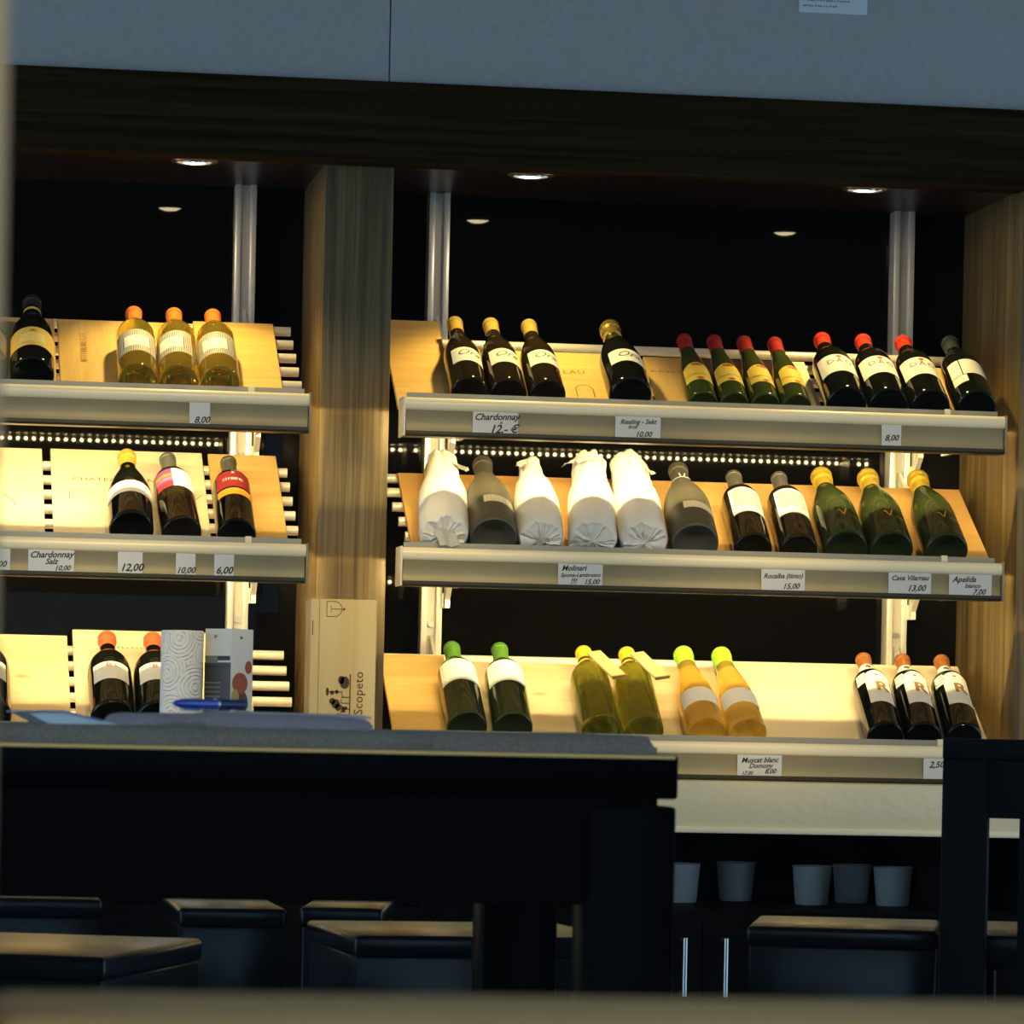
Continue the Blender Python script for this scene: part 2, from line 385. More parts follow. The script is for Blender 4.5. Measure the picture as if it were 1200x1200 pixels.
board('mid', -.40, XA(52, 7.7, 1.55), B0, .40, M_boardP, 'pale crate lid with a thin curved line drawn on it',
      prints=[([ring2(.16, .065, .040, .0418, 16, 2.0, .18, 3.3)], M_stamp), ([ring2(.232, -.07, .040, .0418, 16, 1.6, .16, .2)], M_stamp)])
cm0, cm1 = XA(62, 7.7, 1.55), XA(244, 7.7, 1.55)
board('mid', cm0, cm1, B0, .402, M_boardP, 'pale crate lid stamped CHATEAU with a faint building drawing',
      prints=[([shift(text_geo('CHATEAU MONT', .0205, 0, 1.12), -.022, .060)], M_stamp), ([line2(-.115, .012, -.115, -.02, .0016), line2(-.125, -.02, -.03, -.02, .0014), line2(-.115, .012, -.10, .022, .0014), line2(-.10, .022, -.06, .004, .0014), line2(-.06, .004, -.03, -.008, .0014)], M_stamp), ([line2(.12, -.02, .14, .01, .0014)], M_stamp)])
board('mid', XA(251, 7.7, 1.55), .709, B0, .400, M_boardA, 'honey crate lid under the red and orange labelled bottle')
board('bot', -.40, XA(82, 7.7, 1.2), B0, .380, M_boardK, 'pale knotty crate lid stamped with the letters ina',
      prints=[([shift(text_geo('ina', .046, .1, 1.25), .195, .045)], M_stamp)])
board('bot', XA(88.5, 7.7, 1.2), .655, B0, .405, M_boardP, 'pale crate lid under the red-capped bottles behind the paper roll',
      prints=[([shift(g, -.02, .118) for g in smudge(14, .13, .006, 5)], M_stamp)])
board('top', .909, XA(526, 7.7, 1.8), .012, .386, M_boardA, 'bare honey-coloured board overhanging the shelf end beside the column', n0=.0008)
bx0, bx1 = XA(529, 7.66, 1.8), XA(762, 7.66, 1.8)
def pxl(px, s, row): return XA(px, PY+s*CT, LIPS[row]+PZ+s*ST)
mid_ = (bx0+bx1)/2
board('top', bx0, bx1, B0, .268, M_boardA, 'honey crate lid stamped with capital letters and an arch under script-labelled bottles',
      prints=[([shift(text_geo('CHATEAU LAU', .0225, 0, 1.12), pxl(690, .17, 'top')-mid_-.088, .030)], M_stamp), ([
               ring2(pxl(684, .12, 'top')-mid_, -.045, .016, .0178, 14, 1.3, .5), line2(pxl(684, .12, 'top')-mid_+.017, -.045, pxl(684, .12, 'top')-mid_+.017, -.075, .0025), line2(pxl(684, .12, 'top')-mid_-.017, -.045, pxl(684, .12, 'top')-mid_-.017, -.075, .002)], M_stamp)])
cx0, cx1 = XA(765, 7.66, 1.8), XA(897, 7.66, 1.8)
board('top', cx0, cx1, B0, .262, M_boardV, 'honey crate lid under the yellow-labelled slim bottles',
      prints=[([shift(g, -.075, .05) for g in smudge(8, .06, .008, 8)], M_stamp)])
board('top', XA(899, 7.66, 1.8), XA(957, 7.66, 1.8), B0, .263, M_boardP, 'narrow pale crate lid between slim green and wax-capped bottles',
      prints=[([shift(g, .0, .05) for g in smudge(7, .06, .007, 9)], M_stamp)])
board('top', XA(985, 7.66, 1.8), 2.045, B0, .258, M_boardA, 'honey crate lid under the red wax capped bottles')
board('mid', .945, 2.083, .015, .345, M_boardO, 'long orange-brown board under the tissue-wrapped bottles')
board('bot', .916, XA(530, 7.7, 1.2), .03, .336, M_boardA, 'bare honey board standing proud beside the wooden wine box', th=.0099, n0=.0015)
board('bot', XA(533, 7.7, 1.2), XA(850, 7.7, 1.2), B0, .312, M_boardK, 'knotty pine crate lid under the yellow-capped and green-capped bottles')
board('bot', XA(852, 7.7, 1.2), 2.087, B0, .342, M_boardP, 'large clean pale board under the R-labelled bottles')

# ------------------------------------------------------------------ bottles
KIND = {  # profile z, r factors; (body top, shoulder shape, neck r, length)
 'bordeaux': [(.012, 0), (.010, .45), (.003, .80), (0, .93), (.002, .985), (.007, 1), (.185, 1), (.197, .975), (.208, .90), (.216, .76), (.222, .60), (.228, .48), (.236, .41), (.25, .385), (.288, .37), (.289, .41), (.298, .41), (.300, .39), (.300, 0)],
 'burgundy': [(.018, 0), (.014, .40), (.004, .80), (0, .93), (.002, .985), (.007, 1), (.135, 1), (.150, .985), (.168, .92), (.186, .80), (.204, .65), (.220, .52), (.235, .44), (.250, .40), (.286, .375), (.287, .42), (.297, .42), (.300, .40), (.300, 0)],
 'champagne': [(.022, 0), (.018, .40), (.005, .78), (0, .92), (.003, .985), (.009, 1), (.125, 1), (.145, .985), (.168, .91), (.190, .79), (.212, .64), (.232, .50), (.250, .40), (.266, .36), (.288, .345), (.289, .40), (.306, .41), (.312, .37), (.314, 0)],
 'flute': [(.012, 0), (.010, .45), (.003, .80), (0, .93), (.002, .985), (.006, 1), (.105, 1), (.125, .97), (.150, .89), (.178, .77), (.205, .63), (.228, .52), (.25, .46), (.282, .44), (.283, .49), (.295, .49), (.298, .46), (.298, 0)],
 'round': [(.014, 0), (.012, .45), (.003, .80), (0, .93), (.002, .985), (.007, 1), (.150, 1), (.165, .985), (.180, .93), (.194, .82), (.205, .66), (.214, .51), (.224, .42), (.238, .375), (.272, .36), (.273, .41), (.286, .41), (.289, .38), (.289, 0)],
}
def rad(prof, z):
    prof = prof[4:]
    for (z0, r0), (z1, r1) in zip(prof, prof[1:]):
        if z0 <= z <= z1: return r0+(r1-r0)*(z-z0)/max(1e-9, z1-z0)
    return prof[0][1]
def patch(name, prof, h0, h1, a0, a1, m, parent, eps=.0006, nx=14, nz=5, top=None):
    bm = bmesh.new(); uvl = bm.loops.layers.uv.new('UVMap'); g = []
    for j in range(nz+1):
        row = []
        for i in range(nx+1):
            u = i/nx; v = j/nz; a = math.radians(a0+(a1-a0)*u); hh = h1 if top is None else h1-top*(abs(2*u-1)**2.2)
            z = h0+(hh-h0)*v; r = rad(prof, z)+eps
            row.append((bm.verts.new((r*math.sin(a), -r*math.cos(a), z)), u, v))
        g.append(row)
    for j in range(nz):
        for i in range(nx):
            q = (g[j][i], g[j][i+1], g[j+1][i+1], g[j+1][i]); f = bm.faces.new([k[0] for k in q])
            for lp, k in zip(f.loops, q): lp[uvl].uv = (k[1], k[2])
            f.smooth = True
    me = bpy.data.meshes.new(name); bm.to_mesh(me); bm.free(); me.materials.append(m)
    o = bpy.data.objects.new(name, me); link(o); o.parent = parent; return o
def wrapped(name, geos, prof, zc, a0, m, parent, eps=.0012):
    def fn(x, y):
        z = zc+y; r = rad(prof, z)+eps; a = math.radians(a0)+x/r; return (r*math.sin(a), -r*math.cos(a), z)
    return flat_print(name, geos, fn, m, parent)
def place(row, r, bx, cxp, L):
    zl = LIPS[row]; Yb, zb = PY-r*ST, zl+PZ+r*CT
    Xb = XA(bx, Yb, zb); Yc, zc = Yb+.95*L*CT, zb+.95*L*ST; Xc = XA(cxp, Yc, zc)
    ph = math.asin(max(-.4, min(.4, (Xc-Xb)/(.95*L))))
    a = Vector((0, CT, ST)); n = Vector((0, -ST, CT)); X = Vector((1, 0, 0))
    ez = a*math.cos(ph)+X*math.sin(ph); ex = X*math.cos(ph)-a*math.sin(ph); ey = -n
    return Matrix(((ex.x, ey.x, ez.x, Xb), (ex.y, ey.y, ez.y, Yb), (ex.z, ey.z, ez.z, zb), (0, 0, 0, 1)))
def bottle(kind, D, L, row, bx, cxp, glass, capm, cap0, label, group=None, name='wine_bottle'):
    r = D/2; base = KIND[kind]; k = L/base[-1][0]
    prof = [(z*k, f*r) for z, f in base]
    if kind in ('bordeaux', 'burgundy', 'round'):       # necks keep a real neck size
        prof = [(z, max(rr, .0135) if (z > .22*k and rr > 0) else rr) for z, rr in prof]
    M = place(row, r, bx, cxp, L)
    root = thing('wine_bottle' if name is None else name, (0, 0, 0), label, 'bottle', group); root.matrix_world = M
    from_bm('glass_body', lathe_bm(prof, 32), glass, root, True, True, 50)
    if capm:
        cp = [(cap0*k, rad(prof, cap0*k)+.0002)] + [(z, rr+.0009) for z, rr in prof if z > cap0*k and rr > 0] + [(L-.0005, prof[-2][1]*.96), (L+.0012, prof[-2][1]*.72), (L+.0012, 0)]
        from_bm('capsule', lathe_bm(cp, 24), capm, root, True, True, 50)
    return root, prof
def uvmat(name, build, rough=.6):
    if name in MATS: return MATS[name]
    m = bpy.data.materials.new(name); m.use_nodes = True; MATS[name] = m
    p = m.node_tree.nodes['Principled BSDF']; p.inputs['Roughness'].default_value = rough
    uv = m.node_tree.nodes.new('ShaderNodeUVMap'); sp = m.node_tree.nodes.new('ShaderNodeSeparateXYZ'); m.node_tree.links.new(uv.outputs[0], sp.inputs[0])
    m.node_tree.links.new(build(m.node_tree, sp), p.inputs['Base Color']); return m
def nmath(nt, op, a, b):
    n = nt.nodes.new('ShaderNodeMath'); n.operation = op
    for i, v in enumerate((a, b)):
        if isinstance(v, (int, float)): n.inputs[i].default_value = v
        else: nt.links.new(v, n.inputs[i])
    return n.outputs[0]
def nmix(nt, f, a, b):
    n = nt.nodes.new('ShaderNodeMix'); n.data_type = 'RGBA'; nt.links.new(f, n.inputs['Factor'])
    for s, v in (('A', a), ('B', b)):
        if isinstance(v, tuple): n.inputs[s].default_value = (*v, 1)
        else: nt.links.new(v, n.inputs[s])
    return n.outputs['Result']
def inside(nt, v, lo, hi): return nmath(nt, 'MULTIPLY', nmath(nt, 'GREATER_THAN', v, lo), nmath(nt, 'LESS_THAN', v, hi))
def b_stripe(nt, sp):
    f = nmath(nt, 'LESS_THAN', nmath(nt, 'FRACT', nmath(nt, 'MULTIPLY', sp.outputs[0], 26.), 0.), .42)
    return nmix(nt, f, (.66, .62, .54), (.14, .13, .12))
M_pin = uvmat('pinstripe_label', b_stripe)
M_lab = mat('off_white_label', (.82, .79, .70), .6)
M_labw = mat('white_label', (.88, .87, .84), .55)
M_laby = mat('yellow_label', (.80, .58, .08), .5)
M_labg = mat('golden_label', (.78, .56, .12), .5)
M_gold = mat('gold_print', (.72, .52, .14), .35, .6)
M_red = mat('red_print', (.50, .045, .04), .6)
M_brown = mat('brown_print', (.30, .17, .05), .6)
M_labg2 = mat('grey_cream_label', (.62, .57, .46), .6)
def b_holo(nt, sp):
    w_ = nt.nodes.new('ShaderNodeTexWave'); w_.inputs['Scale'].default_value = 3.; w_.inputs['Distortion'].default_value = 3.
    cb = nt.nodes.new('ShaderNodeCombineXYZ'); nt.links.new(sp.outputs[0], cb.inputs[0]); nt.links.new(sp.outputs[1], cb.inputs[1]); nt.links.new(cb.outputs[0], w_.inputs['Vector'])
    r = nt.nodes.new('ShaderNodeValToRGB'); e = r.color_ramp.elements
    e[0].color = (.75, .70, .35, 1); e[1].color = (.95, .93, .85, 1)
    for pos, c in ((.25, (.95, .85, .55, 1)), (.5, (.45, .75, .60, 1)), (.75, (.9, .55, .40, 1))):
        q = e.new(pos); q.color = c
    nt.links.new(w_.outputs['Fac'], r.inputs['Fac']); return r.outputs['Color']
M_holo = uvmat('iridescent_foil_label', b_holo, .25)

# upper shelf, bay beside the column: two yellow-labelled magnums, three pinstripe whites
for bx, cp, lb in ((-19, -17, 'dark magnum with golden label at the end of the row'), (37.5, 37.5, 'dark magnum with wide golden label and gold neck ring')):
    b, P = bottle('burgundy', .083, .318, 'top', bx, cp, G_black, cap('black', (.02, .022, .024), .4), .262, 'black wine bottle with a wide golden label, ' + ('next to the stamped crate lid' if bx > 0 else 'farthest from the pinstripe wines'), 'golden-labelled magnums')
    l = patch('label', P, .052, .128, -78, 78, M_labg, b)
    patch('label_panel', P, .066, .104, -34, 34, mat('pale_gold', (.86, .68, .26), .5), l, .0011)
    wrapped('emblem', [disc2(0, 0, .006, .0035)], P, .112, 0, M_brown, l)
    patch('neck_ring', P, .254, .266, -179, 179, M_labg, b, .0009, 24, 2)
for bx, cp, sp in ((162, 157, -4), (210, 204, -26), (258, 249.5, -14)):
    b, P = bottle('bordeaux', .0752, .296, 'top', bx, cp, G_white, cap('orange', (.68, .17, .03), .45), .252, 'clear white wine bottle with orange capsule and pinstriped label, ' + {162: 'nearest the stamped lettering', 210: 'between two like it', 258: 'in front of the upright rail'}[bx], 'pinstripe white wines')
    l = patch('label', P, .060, .150, -68+sp, 68+sp, M_pin, b)
    fr = patch('label_panel', P, .080, .124, -36+sp, 40+sp, M_labw, l, .0012)
    wrapped('frame_line', [rect2(-.0262, -.025, -.0225, .0225), rect2(.0262, .0275, -.0225, .0225), rect2(-.0262, .0275, -.0237, -.0225), rect2(-.0262, .0275, .0225, .0237)], P, .102, sp+1, M_inkg, l)
# middle shelf, same bay
b, P = bottle('champagne', .0845, .300, 'mid', 154, 149, G_black, cap('ochre', (.60, .36, .05), .45), .255, 'dark bottle with ochre capsule and plain white band label', None)
l = patch('label', P, .078, .122, -84, 84, M_labw, b)
b, P = bottle('bordeaux', .0755, .300, 'mid', 213, 197, G_brown, cap('grey', (.10, .10, .095), .5), .232, 'red wine bottle whose label is half pink stripes, half white')
l = patch('label', P, .122, .192, -8, 62, M_labw, b)
for k, (c, h0, h1) in enumerate((((.26, .06, .22), .122, .192), ((.42, .03, .05), .122, .142), ((.60, .16, .40), .146, .158), ((.70, .22, .07), .160, .172))):
    patch('stripe', P, h0, h1, -62, -8, mat('label_stripe_%s' % ['plum', 'crimson', 'pink', 'coral'][k], c, .55), l, .0006+.0004*k)
b, P = bottle('bordeaux', .0735, .296, 'mid', 277.5, 268, G_black, cap('charcoal', (.07, .07, .065), .5), .232, 'dark bottle with crimson label above an orange band')
l = patch('label', P, .130, .192, -56, 58, mat('crimson_label', (.20, .014, .018), .5), b)
patch('orange_band', P, .100, .124, -56, 58, mat('orange_band', (.62, .24, .02), .5), b)
wrapped('emblem', [disc2(0, .018, .0035, .0045, 3, math.pi/2)] + [shift(g, .0, -.006) for g in smudge(8, .042, .009, 12)], P, .166, 0, M_labw, l)
patch('band_line', P, .106, .1075, -56, 58, M_brown, b, .0012)
# bottom shelf, same bay
for bx, cp in ((-13, -16), (132, 125.5), (186, 179)):
    b, P = bottle('round', .0845, .300, 'bot', bx, cp, G_black, cap('vermilion', (.74, .13, .05), .45), .245, 'dark bottle with vermilion capsule and white label lettered B, ' + {-13: 'beside the ina stamp', 132: 'not touching the paper roll', 186: 'partly behind the paper roll'}[bx], 'vermilion-capped bottles')
    l = patch('label', P, .080, .142, -50, 50, M_labw, b)
    wrapped('lettering', [shift(text_geo('B', .020), -.004, .014), shift(text_geo('L', .014), .010, .014)], P, .115, 0, M_red, l)
# upper shelf, bay by the side panel
for bx, cp in ((550, 533.5), (595.5, 575.5), (641.5, 620.5)):
    b, P = bottle('burgundy', .0720, .306, 'top', bx, cp, G_brown, cap('old_gold', (.52, .36, .08), .4, .3), .250, 'dark burgundy bottle with old-gold capsule and cream script label, ' + {550: 'beside the bare board', 595.5: 'between two like it', 641.5: 'beside the stamped capital letters'}[bx], 'script-labelled burgundy bottles')
    l = patch('label', P, .072, .128, -46, 62, M_lab, b)
    wrapped('script', [shift(text_geo('Ora', .030, .45), .002, .0)], P, .106, 4, M_inkg, l)
b, P = bottle('champagne', .083, .306, 'top', 739, 714.5, G_black, None, 0, 'dark sparkling bottle with crinkled gold foil neck and cream script label')
fp = [(.252, .0150), (.256, .0185), (.270, .0168), (.278, .0180), (.283, .0205), (.292, .0195), (.300, .0205), (.307, .0165), (.310, 0)]
rr_ = random.Random(4)
from_bm('foil', lathe_bm([(z*306/314, r) for z, r in fp], 26, lambda k, a, r, z: (r*(1+.05*rr_.random()), z+.0015*rr_.random())), cap('gold_foil', (.66, .47, .12), .25, .75), b, False, True)
l = patch('label', P, .072, .122, -46, 62, M_lab, b); wrapped('script', [shift(text_geo('Ora', .030, .45), .002, .0)], P, .100, 4, M_inkg, l)
for bx, cp, sp in ((824, 802.5, 0), (860.5, 837.5, 2), (897, 872.5, 14), (933.5, 908.5, 16)):
    b, P = bottle('flute', .0585, .282, 'top', bx, cp, G_flute, cap('cherry', (.34, .018, .020), .45), .236, 'slim green bottle with cherry-red capsule and yellow label, ' + {824: 'next to the gold-foil bottle', 860.5: 'second after the gold-foil bottle', 897: 'second before the red wax bottles', 933.5: 'next to the red wax bottles'}[bx], 'slim yellow-labelled bottles')
    l = patch('label', P, .052, .128, -62+sp, 62+sp, M_laby, b, top=.018)
    wrapped('emblem', [disc2(0, .020, .011, .0055)], P, .098, sp, M_red, l)
    patch('label_line', P, .0745, .0765, -62+sp, 62+sp, M_brown, l, .0011)
    wrapped('seal', [disc2(0, 0, .007, .004)], P, .058, sp, M_red, l)
for bx, cp, lb in ((992, 964, 0), (1041, 1012, 0), (1090, 1059, 0)):
    b, P = bottle('round', .0785, .286, 'top', bx, cp, G_black, cap('red_wax', (.55, .035, .020), .30), .248, 'broad dark bottle dipped in red wax with cream label, ' + {992: 'next to the slim yellow-labelled bottles', 1041: 'between two like it', 1090: 'next to the slate-capped bottle'}[bx], 'red wax capped bottles')
    l = patch('label', P, .070, .140, -66, 66, M_lab, b)
    wrapped('lettering', [text_geo('DÃO', .022, 0, 1.25)], P, .112, 2, M_inkg, l)
    wrapped('emblem', [disc2(0, 0, .006, .004)], P, .131, 2, M_red, l)
b, P = bottle('round', .080, .290, 'top', 1144, 1114, G_black, cap('slate', (.035, .050, .048), .5), .240, 'dark bottle with slate capsule and cream label in two pieces beside the side panel')
l = patch('label', P, .076, .136, -24, 76, M_lab, b); patch('side_label', P, .076, .136, -62, -27, M_lab, b); patch('lower_label', P, .046, .074, -62, -16, M_lab, b)
# middle shelf, bay by the side panel
for bx, cp, tie in ((578.5, 565.5, 0), (814.5, 795, 1)):
    b, P = bottle('champagne', .0925, .308, 'mid', bx, cp, G_matte, cap('matte_charcoal', (.050, .048, .040), .55), .236,
                  'matte black sparkling bottle with iridescent label and white string at its neck' if tie else 'matte black sparkling bottle with iridescent label between tissue-wrapped bottles')
    patch('label', P, .066, .092, -24 if tie else -22, 64, M_holo, b)
    if tie:
        patch('neck_string', P, .228, .233, -120, 120, M_paper, b, .0016, 20, 1)
        bm = bmesh.new()
        for q in (-1, 1): add_cyl(bm, (0, -.0165, .234), (.006*q, -.020, .252), .0022, 6, .001)
        from_bm('string_bow', bm, M_paper, b, True, True)
M_lg = mat('lilac_grey_label_print', (.36, .34, .37), .55)
for bx, cp in ((882.5, 860.5), (936, 913.5)):
    b, P = bottle('bordeaux', .0745, .300, 'mid', bx, cp, G_brown, cap('dark_grey', (.085, .082, .075), .5), .232, 'dark bordeaux bottle with grey picture label, ' + ('beside the string-tied bottle' if bx < 900 else 'beside the yellow-foil bottles'), 'white and grey labelled bordeaux bottles')
    l = patch('label', P, .088, .186, -50, 62, M_labw, b); patch('label_picture', P, .112, .178, -38, 48, M_lg, l, .0012)
    wrapped('caption', [shift(g, .004, 0) for g in smudge(9, .04, .004, 31)], P, .101, 4, M_inkg, l)
for bx, cp in ((991, 962.5), (1044.5, 1017), (1109, 1075.5)):
    b, P = bottle('champagne', .0868, .310, 'mid', bx, cp, G_green, None, 0, 'dark green sparkling bottle with yellow foil and gold V, ' + ('next to the grey-labelled bordeaux' if bx < 1000 else 'one place from the bordeaux') if bx < 1100 else 'dark green sparkling bottle with yellow foil standing apart beside the side panel', 'sparkling bottles with yellow foil' if bx < 1100 else None)
    fp = [(.236, .0172), (.240, .0190), (.256, .0172), (.270, .0168), (.276, .0200), (.286, .0195), (.294, .0215), (.303, .0200), (.308, .0160), (.311, 0)]
    rr_ = random.Random(int(bx))
    from_bm('foil', lathe_bm(fp, 26, lambda k, a, r, z: (r*(1+.04*rr_.random()), z+.0012*rr_.random())), cap('yellow_foil', (.72, .50, .06), .30, .5), b, False, True)
    wrapped('emblem', [line2(-.007, .017, 0, -.003, .0026), line2(0, -.003, .008, .024, .0024), line2(-.011, .014, -.006, .017, .002)] + [shift(g, .024, -.002) for g in smudge(6, .026, .004, 40)], P, .066, 2, mat('copper_print', (.62, .30, .06), .4, .3), b)
# bottom shelf, bay by the side panel
for bx, cp in ((547.5, 530), (601, 586)):
    b, P = bottle('bordeaux', .0775, .300, 'bot', bx, cp, G_green, cap('leaf_green', (.10, .26, .04), .45), .244, 'dark bottle with leaf-green capsule and white label, ' + ('beside the bare board' if bx < 560 else 'on the knotty lid'), 'green-capped bottles')
    patch('label', P, .118, .196, -66, 60, M_labw, b)
M_tagw = grain('wooden_tag', (.60, .40, .16), (.74, .54, .26), (60, 60, 8), .6)
for bx, cp in ((704.5, 684.5), (755, 735)):
    b, P = bottle('bordeaux', .0765, .296, 'bot', bx, cp, G_olive, cap('lemon', (.86, .66, .04), .45), .262, 'clear olive bottle with lemon capsule and wooden neck tag, ' + ('facing the leaf-green capped bottles' if bx < 720 else 'facing the lime-capped bottles'), 'olive bottles with wooden tags')
    cyl('tag_string', (.006, -.012, .241), (.011, -.037, .236), .0022, cap('cord_yellow', (.80, .62, .12), .6), b, 8, True)
    patch('tag_cord', P, .238, .246, -150, 150, cap('cord_yellow', (.80, .62, .12), .6), b, .002, 24, 1)
    bm = bmesh.new(); add_box(bm, -.015, .015, -.0025, .0025, -.112, 0, .0008, 1)
    bmesh.ops.transform(bm, matrix=Matrix.Translation((.010, -.034, .240)) @ Matrix.Rotation(math.radians(-19), 4, 'Y') @ Matrix.Rotation(math.radians(-5), 4, 'X'), verts=bm.verts)
    tg = from_bm('wooden_tag', bm, M_tagw, b, True, True, 40)
    bm = bmesh.new(); add_box(bm, -.015, .015, -.0028, .0028, -.115, -.1115)
    bmesh.ops.transform(bm, matrix=Matrix.Translation((.010, -.034, .240)) @ Matrix.Rotation(math.radians(-19), 4, 'Y') @ Matrix.Rotation(math.radians(-5), 4, 'X'), verts=bm.verts)
    from_bm('tag_edge', bm, M_brown, tg, False, True)
for bx, cp in ((828, 801.5), (876, 846)):
    b, P = bottle('flute', .0765, .300, 'bot', bx, cp, G_yellow, cap('lime', (.42, .80, .05), .45), .246, 'clear bottle of golden wine with lime-green capsule, ' + ('facing the olive bottles' if bx < 850 else 'in front of the large pale board'), 'lime-capped golden wine bottles')
    patch('label', P, .060, .112, -70, 70, M_labw, b)
for bx, cp, lb in ((1037.5, 1012.5, 1), (1082, 1058, 0), (1129, 1104, 0)):
    b, P = bottle('bordeaux', .0728, .300, 'bot', bx, cp, G_black, cap('copper', (.46, .17, .05), .35, .2), .258, 'dark bottle with copper capsule and white label lettered R, ' + {1037.5: 'beside the bare pale board', 1082: 'between two like it', 1129: 'next to the side panel'}[bx], 'R-labelled bottles')
    l = patch('label', P, .078, .196, -34, 50, M_labw, b, top=.014)
    wrapped('lettering', [text_geo('R', .046, 0, 1., .03)], P, .134, 14, M_brown, l)
    wrapped('emblem', [disc2(0, 0, .004, .003, 6)], P, .178, 4, M_inkg, l)
    md = patch('round_label', P, .156, .192, -64, -30, M_labw, b, .0008)
    wrapped('round_ring', [ring2(0, 0, .0105, .012)], P, .174, -47, M_inkg, md, .0013)
    nk = patch('neck_label', P, .234, .256, -170, 170, M_labw, b, .0008, 24, 2)
    wrapped('neck_emblem', [disc2(0, 0, .006, .006)], P, .245, 0, M_inkg, nk)

# ------------------------------------------------------------------ tissue-wrapped bottles
def crumple(name, pts, nx, ny, amp, seed, m, parent):
    """a crumpled sheet between four corners (local coordinates)"""
    A, B, C, D = [Vector(p) for p in pts]; bm = bmesh.new(); g = []
    nrm = (B-A).cross(D-A).normalized()
    for j in range(ny+1):
        row = []
        for i in range(nx+1):
            u, v = i/nx, j/ny; p = A*(1-u)*(1-v)+B*u*(1-v)+C*u*v+D*(1-u)*v
            p = p + nrm*amp*noise.noise(Vector((u*3.1+seed, v*2.7, seed*1.7)))*2 + Vector((noise.noise(Vector((u*4, v*4, seed+9))), 0, noise.noise(Vector((u*4, v*4, seed+19)))))*amp*.5
            row.append(bm.verts.new(p))
        g.append(row)
    for j in range(ny):
        for i in range(nx): bm.faces.new((g[j][i], g[j][i+1], g[j+1][i+1], g[j+1][i]))
    r = bmesh.ops.solidify(bm, geom=bm.faces[:], thickness=.0008)
    return from_bm(name, bm, m, parent, True, True, 60)
def wrap(bx, cxp, seed, label, rmax=.0485, L=.335, topr=.026, extras=()):
    M = place('mid', rmax+.001, bx, cxp, L); root = thing('wrapped_bottle', (0, 0, 0), label, 'bottle'); root.matrix_world = M
    k = rmax/.0485
    pf = [(-.004, 0), (-.001, .012), (-.005, .024), (-.001, .034), (-.002, .0425), (.006, .0470), (.03, .0485), (.07, .0485), (.11, .0485), (.14, .0478), (.165, .0455), (.19, .041), (.212, .0355), (.235, .0305), (.258, .0275), (.275, .0272), (.292, .0262), (.306, .0225), (.316, .0155), (.320, .007), (.320, 0)]
    prof = []
    for z, r in pf:
        rr = r*k if z < .19 else r*k+(topr-.0265)*min(1, (z-.19)/.06)
        prof.append((z*L/.320, rr if r else 0))
    def dp(i, a, r, z):
        ca, sa = math.cos(a), math.sin(a)
        if i <= 4: amp, fz = .0045, .007
        elif z > .2: amp, fz = .0034, .003
        else: amp, fz = .0013, 0
        nz = noise.noise(Vector((ca*2.3+seed*3.3, sa*2.3, z*16+seed))); n2 = noise.noise(Vector((ca*6+seed, sa*6-seed, z*38)))
        fold = abs(math.sin(a*4.5+seed+z*9))**.6-.6
        return r+amp*(nz*1.6+n2*.8+fold*.55), z+fz*(n2+nz*.6)
    tis = from_bm('tissue_paper', lathe_bm(prof, 56, dp), M_tissue, root, True, True, 50)
    for e in extras: crumple(e[0], e[1], e[2], e[3], e[4], seed+len(e[1][0]), M_tissue, root)
    return root
wrap(520, 517, 1.0, 'tissue-wrapped bottle with a paper tail drooping over the shelf lip', .0475, .325, .030,
     extras=[('tissue_tail', [(-.022, -.022, -.008), (.016, -.022, -.010), (.032, -.006, -.0425), (-.008, -.004, -.0425)], 8, 8, .004),
             ('tissue_flap', [(.010, -.034, .245), (.034, -.016, .25), (.052, -.020, .232), (.040, -.036, .222)], 5, 5, .005)])
wrap(634.5, 620.5, 2.3, 'tissue-wrapped bottle with a small knob-shaped top beside a matte black bottle', .0445, .318, .0245,
     extras=[('tissue_flap', [(-.030, -.026, .268), (-.010, -.034, .262), (-.012, -.036, .240), (-.036, -.026, .246)], 5, 5, .004), ('tissue_knot', [(-.012, -.012, -.007), (.014, -.012, -.009), (.016, .008, -.008), (-.008, .010, -.007)], 5, 5, .005)])
wrap(695, 690, 3.9, 'tissue-wrapped bottle with a rough twisted top and a torn side flap', .0465, .335, .0335,
     extras=[('tissue_flap', [(-.060, -.018, .262), (-.020, -.036, .285), (-.010, -.040, .262), (-.036, -.034, .250)], 6, 5, .004), ('tissue_tail', [(-.050, .020, .002), (-.012, -.010, -.012), (.004, .012, -.012), (-.044, .040, -.006)], 7, 6, .008),
             ('tissue_fold', [(-.034, -.044, .244), (.006, -.050, .266), (.008, -.046, .258), (-.026, -.042, .236)], 5, 3, .003)])
wrap(755, 735, 5.2, 'tissue-wrapped bottle with a bulky square top next to a string-tied bottle', .0465, .332, .036,
     extras=[('tissue_flap', [(.022, -.026, .280), (.040, -.012, .275), (.046, -.014, .252), (.026, -.030, .250)], 5, 5, .004)])

